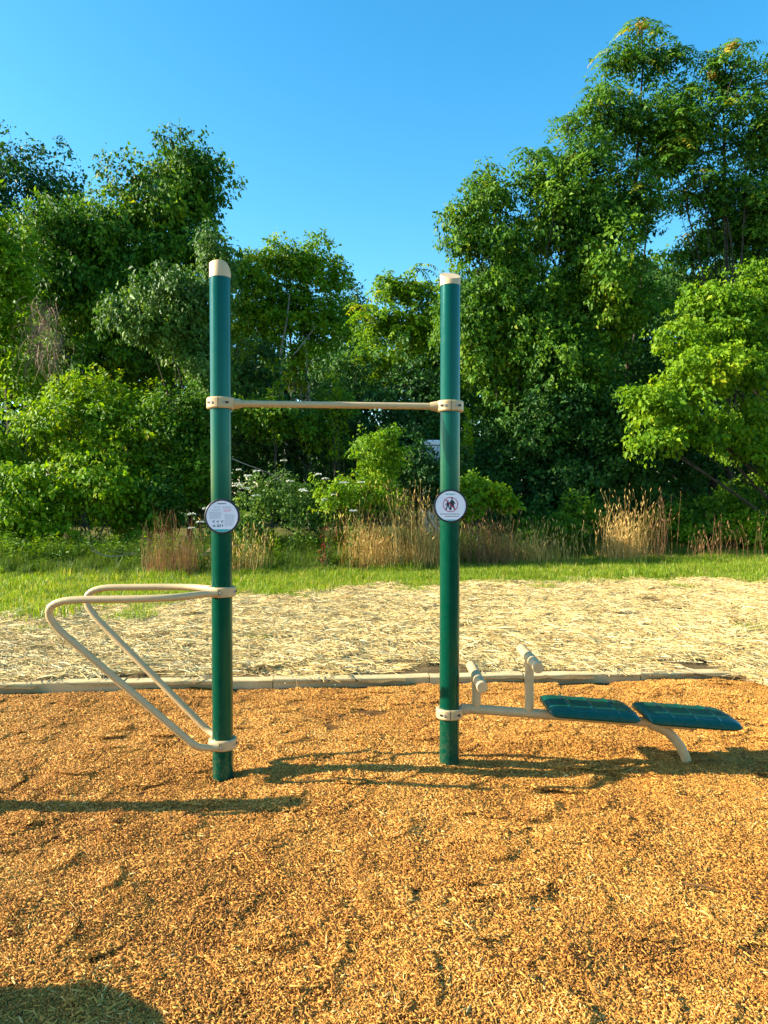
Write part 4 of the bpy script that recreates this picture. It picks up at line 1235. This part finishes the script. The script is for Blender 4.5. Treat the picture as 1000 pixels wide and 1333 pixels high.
def wildflower(label, x, ytop, d, n, seed):
    r = np.random.default_rng(seed)
    c = px(x, 730, d); d0 = d; d = c[1]
    root = empty('white_wildflower', (c[0], d, 0), label, 'wildflower', 'white umbel wildflowers between the posts')
    mb = MB(); lv = []
    for k in range(n):
        tip = px(x + r.uniform(-16, 16), ytop + r.uniform(0, 40) * (k > 0), d0 + r.uniform(-.25, .25))
        b = np.array([c[0] + r.uniform(-.15, .15), d + r.uniform(-.1, .1), 0])
        path = catmull([b, b * .5 + tip * .5 + r.normal(size=3) * .06, tip], 5)
        mb.tube(path, np.linspace(.006, .003, len(path)), 4)
        # umbel: a flat dome of tiny florets
        q = 46; rad = r.uniform(.045, .085)
        a = r.uniform(0, 6.28, q); rr_ = rad * np.sqrt(r.uniform(0, 1, q))
        P = tip + np.stack([rr_ * np.cos(a), rr_ * np.sin(a), .02 - .25 * rr_ ** 2 / rad + r.normal(0, .004, q)], -1)
        A = unit(np.stack([np.cos(a), np.sin(a), r.normal(0, .3, q)], -1)); Nn = np.tile([0, -.2, 1.0], (q, 1)) + r.normal(size=(q, 3)) * .3
        L = np.full(q, .036)
        V, F = leaves_mesh(P, A, Nn, L, L)
        part('umbel', V, F, M['flower'], root, False, np.repeat(r.uniform(0, 1, q), 4), kind='stuff')
        m = 26
        t = r.uniform(.05, .8, m); P = b * (1 - t[:, None]) + tip * t[:, None]
        A = unit(r.normal(size=(m, 3)) + [0, 0, .3]); L = r.uniform(.05, .13, m)
        lv.append((*leaves_mesh(P, A, r.normal(size=(m, 3)) * .4 + [0, 0, 1], L, L * .3), np.repeat(r.uniform(.2, .9, m), 4)))
    mb.build('stem', M['weed'], root)
    V, F, a = merge(lv)
    part('foliage', V, F, M['leaf_grey'], root, False, a, kind='stuff')
wildflower('dense white flowered plant closest to the left post on its right', 322, 612, 15.05, 7, 111)
wildflower('white flower heads on thin stalks a third of the way between the posts', 382, 600, 15.05, 4, 112)
wildflower('white flower heads level with the tangle near the middle shrub', 428, 618, 15.05, 4, 113)
wildflower('few white flowers in front of the loose middle shrub', 462, 628, 15.05, 3, 114)
wildflower('white flowers peeping out just left of the left sign', 262, 662, 15.05, 4, 115)

def small_plant(name, label, cat, x, d, ytop, mat, seed, n=160, wid=14, leaf=.07):
    r = np.random.default_rng(seed)
    c = px(x, 720, d); z = px(x, ytop, d)[2]; d = c[1]
    root = empty(name, (c[0], d, 0), label, cat)
    mb = MB(); P = []
    for k in range(6):
        tip = np.array([c[0] + r.normal(0, wid * d / F_PX * .6), d + r.normal(0, .15), z * r.uniform(.7, 1)])
        b = np.array([c[0] + r.normal(0, .05), d, 0])
        path = catmull([b, b * .5 + tip * .5 + r.normal(size=3) * .04, tip], 5)
        mb.tube(path, np.linspace(.008, .003, len(path)), 4)
        i = r.integers(2, len(path), n // 6)
        P.append(path[i] + r.normal(size=(n // 6, 3)) * .05)
    mb.build('stem', M['rust'], root)
    P = np.vstack(P); m = len(P)
    A = unit(r.normal(size=(m, 3)) + [0, 0, -.2]); L = leaf * r.uniform(.6, 1.3, m)
    V, F = leaves_mesh(P, A, unit(r.normal(size=(m, 3)) * .5 + [0, -.3, 1]), L, L * .5)
    part('foliage', V, F, M[mat], root, False, np.repeat(r.uniform(0, 1, m), 4), kind='stuff')
small_plant('red_leaved_plant', 'small dark red leaved plant low in the weeds between the posts', 'plant', 424, 15.2, 682, 'redleaf', 121)

def fallen(label, pts, d, r0, mat, seed):
    P = catmull([px(x, y, d + dd) for x, y, dd in pts], 6)
    mb = MB().tube(P, np.linspace(r0, r0 * .3, len(P)), 6)
    r = np.random.default_rng(seed)
    for k in range(3):
        i = int(r.integers(3, len(P) - 2)); e = P[i] + r.normal(size=3) * np.array([.25, .1, .2]) + [0, 0, .1]
        mb.tube(catmull([P[i], P[i] * .5 + e * .5 + r.normal(size=3) * .03, e], 3), np.linspace(r0 * .5, r0 * .15, 7), 5)
    o = mb.build('fallen_branch', M[mat], None, True)
    tag(o, label, 'branch', 'bare dead branches in the weeds')
fallen('bare pale branch lying in the grass left of the left post', [(232, 708, 0), (248, 720, -.1), (262, 722, -.15), (278, 712, -.1), (300, 706, 0)], 15.6, .016, 'bark_pale', 131)
fallen('bare grey branch in the grass below the left shrub mound', [(118, 716, 0), (140, 724, 0), (165, 722, .05), (182, 720, .1)], 15.6, .013, 'bark_pale', 132)
fallen('curved bare branch arching right of the left post above the flowers', [(300, 596, .2), (325, 606, .1), (350, 616, 0), (385, 640, 0)], 16.3, .013, 'bark_pale', 133)
fallen('bare pale twig pointing up through the trees above the pull-up bar', [(383, 463, 0), (395, 448, 0), (404, 436, 0), (414, 424, 0)], 24, .022, 'bark_pale', 134)

# pale metal box glimpsed among the shrubs
c = px(566, 575, 17.6); CY = c[1] + .3
cb = empty('utility_cabinet', (c[0] + .1, CY, 0), 'pale metal box half hidden in dark shrubs just left of the right post', 'cabinet')
MB().box((c[0] + .1, CY, (c[2] - .1) / 2), (.82, .5, c[2] - .1), None, .01).build('body', M['cabinet'], cb)
MB().box((c[0] + .1, CY, c[2] - .02), (.92, .6, .14), None, .02).build('lid', M['cabinet'], cb)
MB().box((c[0] + .1, CY - .255, c[2] * .45), (.70, .02, c[2] * .7), None, .004).build('door', M['cabinet'], cb)
shrub('dark shrub in front of the pale metal box left of the right post', px(560, 735, 17.2), [lobe(545, 640, 17.2, 34, 50), lobe(580, 640, 17.2, 34, 48), lobe(530, 610, 17.3, 22, 34)], 'leaf_dark', 220, 24, .10, .24, 69)

# one long splinter lying on the mulch
p = px(918, 1166, 1.75 * F_PX / (1166 - HOR))
MB().tube([(p[0] - .06, p[1] + .03, .016), (p[0], p[1], .022), (p[0] + .06, p[1] - .03, .018)], [.004, .006, .003], 5).build('wood_splinter', M['straw'])
tag(bpy.data.objects['wood_splinter'], 'long pale splinter lying on the mulch at lower right', 'splinter')

# ------------------------------------------------------------------ left of the view: unseen things added to cast the shadows that reach in
bn = empty('shadow_bin', (-2.97, 2.24, 0), 'unseen round green bin added left of the view to cast the near shadow', 'bin')
mb = MB(); mb.lathe([(.0005, .02), (.25, .02), (.27, .05), (.30, .84), (.31, .86), (.29, .86), (.27, .10), (.0005, .10)], (-2.97, 2.24, 0), 36); mb.build('barrel', M['post'], bn, True)
mb = MB(); mb.lathe([(.315, .86), (.32, .90), (.24, .97), (.13, .99), (.13, .97)], (-2.97, 2.24, 0), 36); mb.build('lid', M['beige'], bn, True)
ps = empty('shadow_post', (-3.25, 4.08, 0), 'unseen short green post with tan handrail added left of the view to cast a shadow', 'shadow caster')  # unseen post, rail and step added for the long shadow band
mb = MB(); mb.lathe([(.07, -.2), (.07, 1.26), (.06, 1.30), (.0005, 1.32)], (-3.25, 4.08, 0), 24); mb.build('post', M['post'], ps, True)
mb = MB(); mb.tube(rounded_path([(-3.25, 4.05, 1.0), (-3.25, 3.95, 1.05), (-2.75, 4.0, 1.05), (-2.75, 4.08, .55), (-3.22, 4.08, .42)], [0, .05, .1, .1, 0], 7), .02, 12); mb.build('handrail', M['beige'], ps, True)
mb = MB(); mb.box((-3.0, 4.06, .30), (.5, .22, .04), None, .01); mb.build('step', M['teal'], ps)
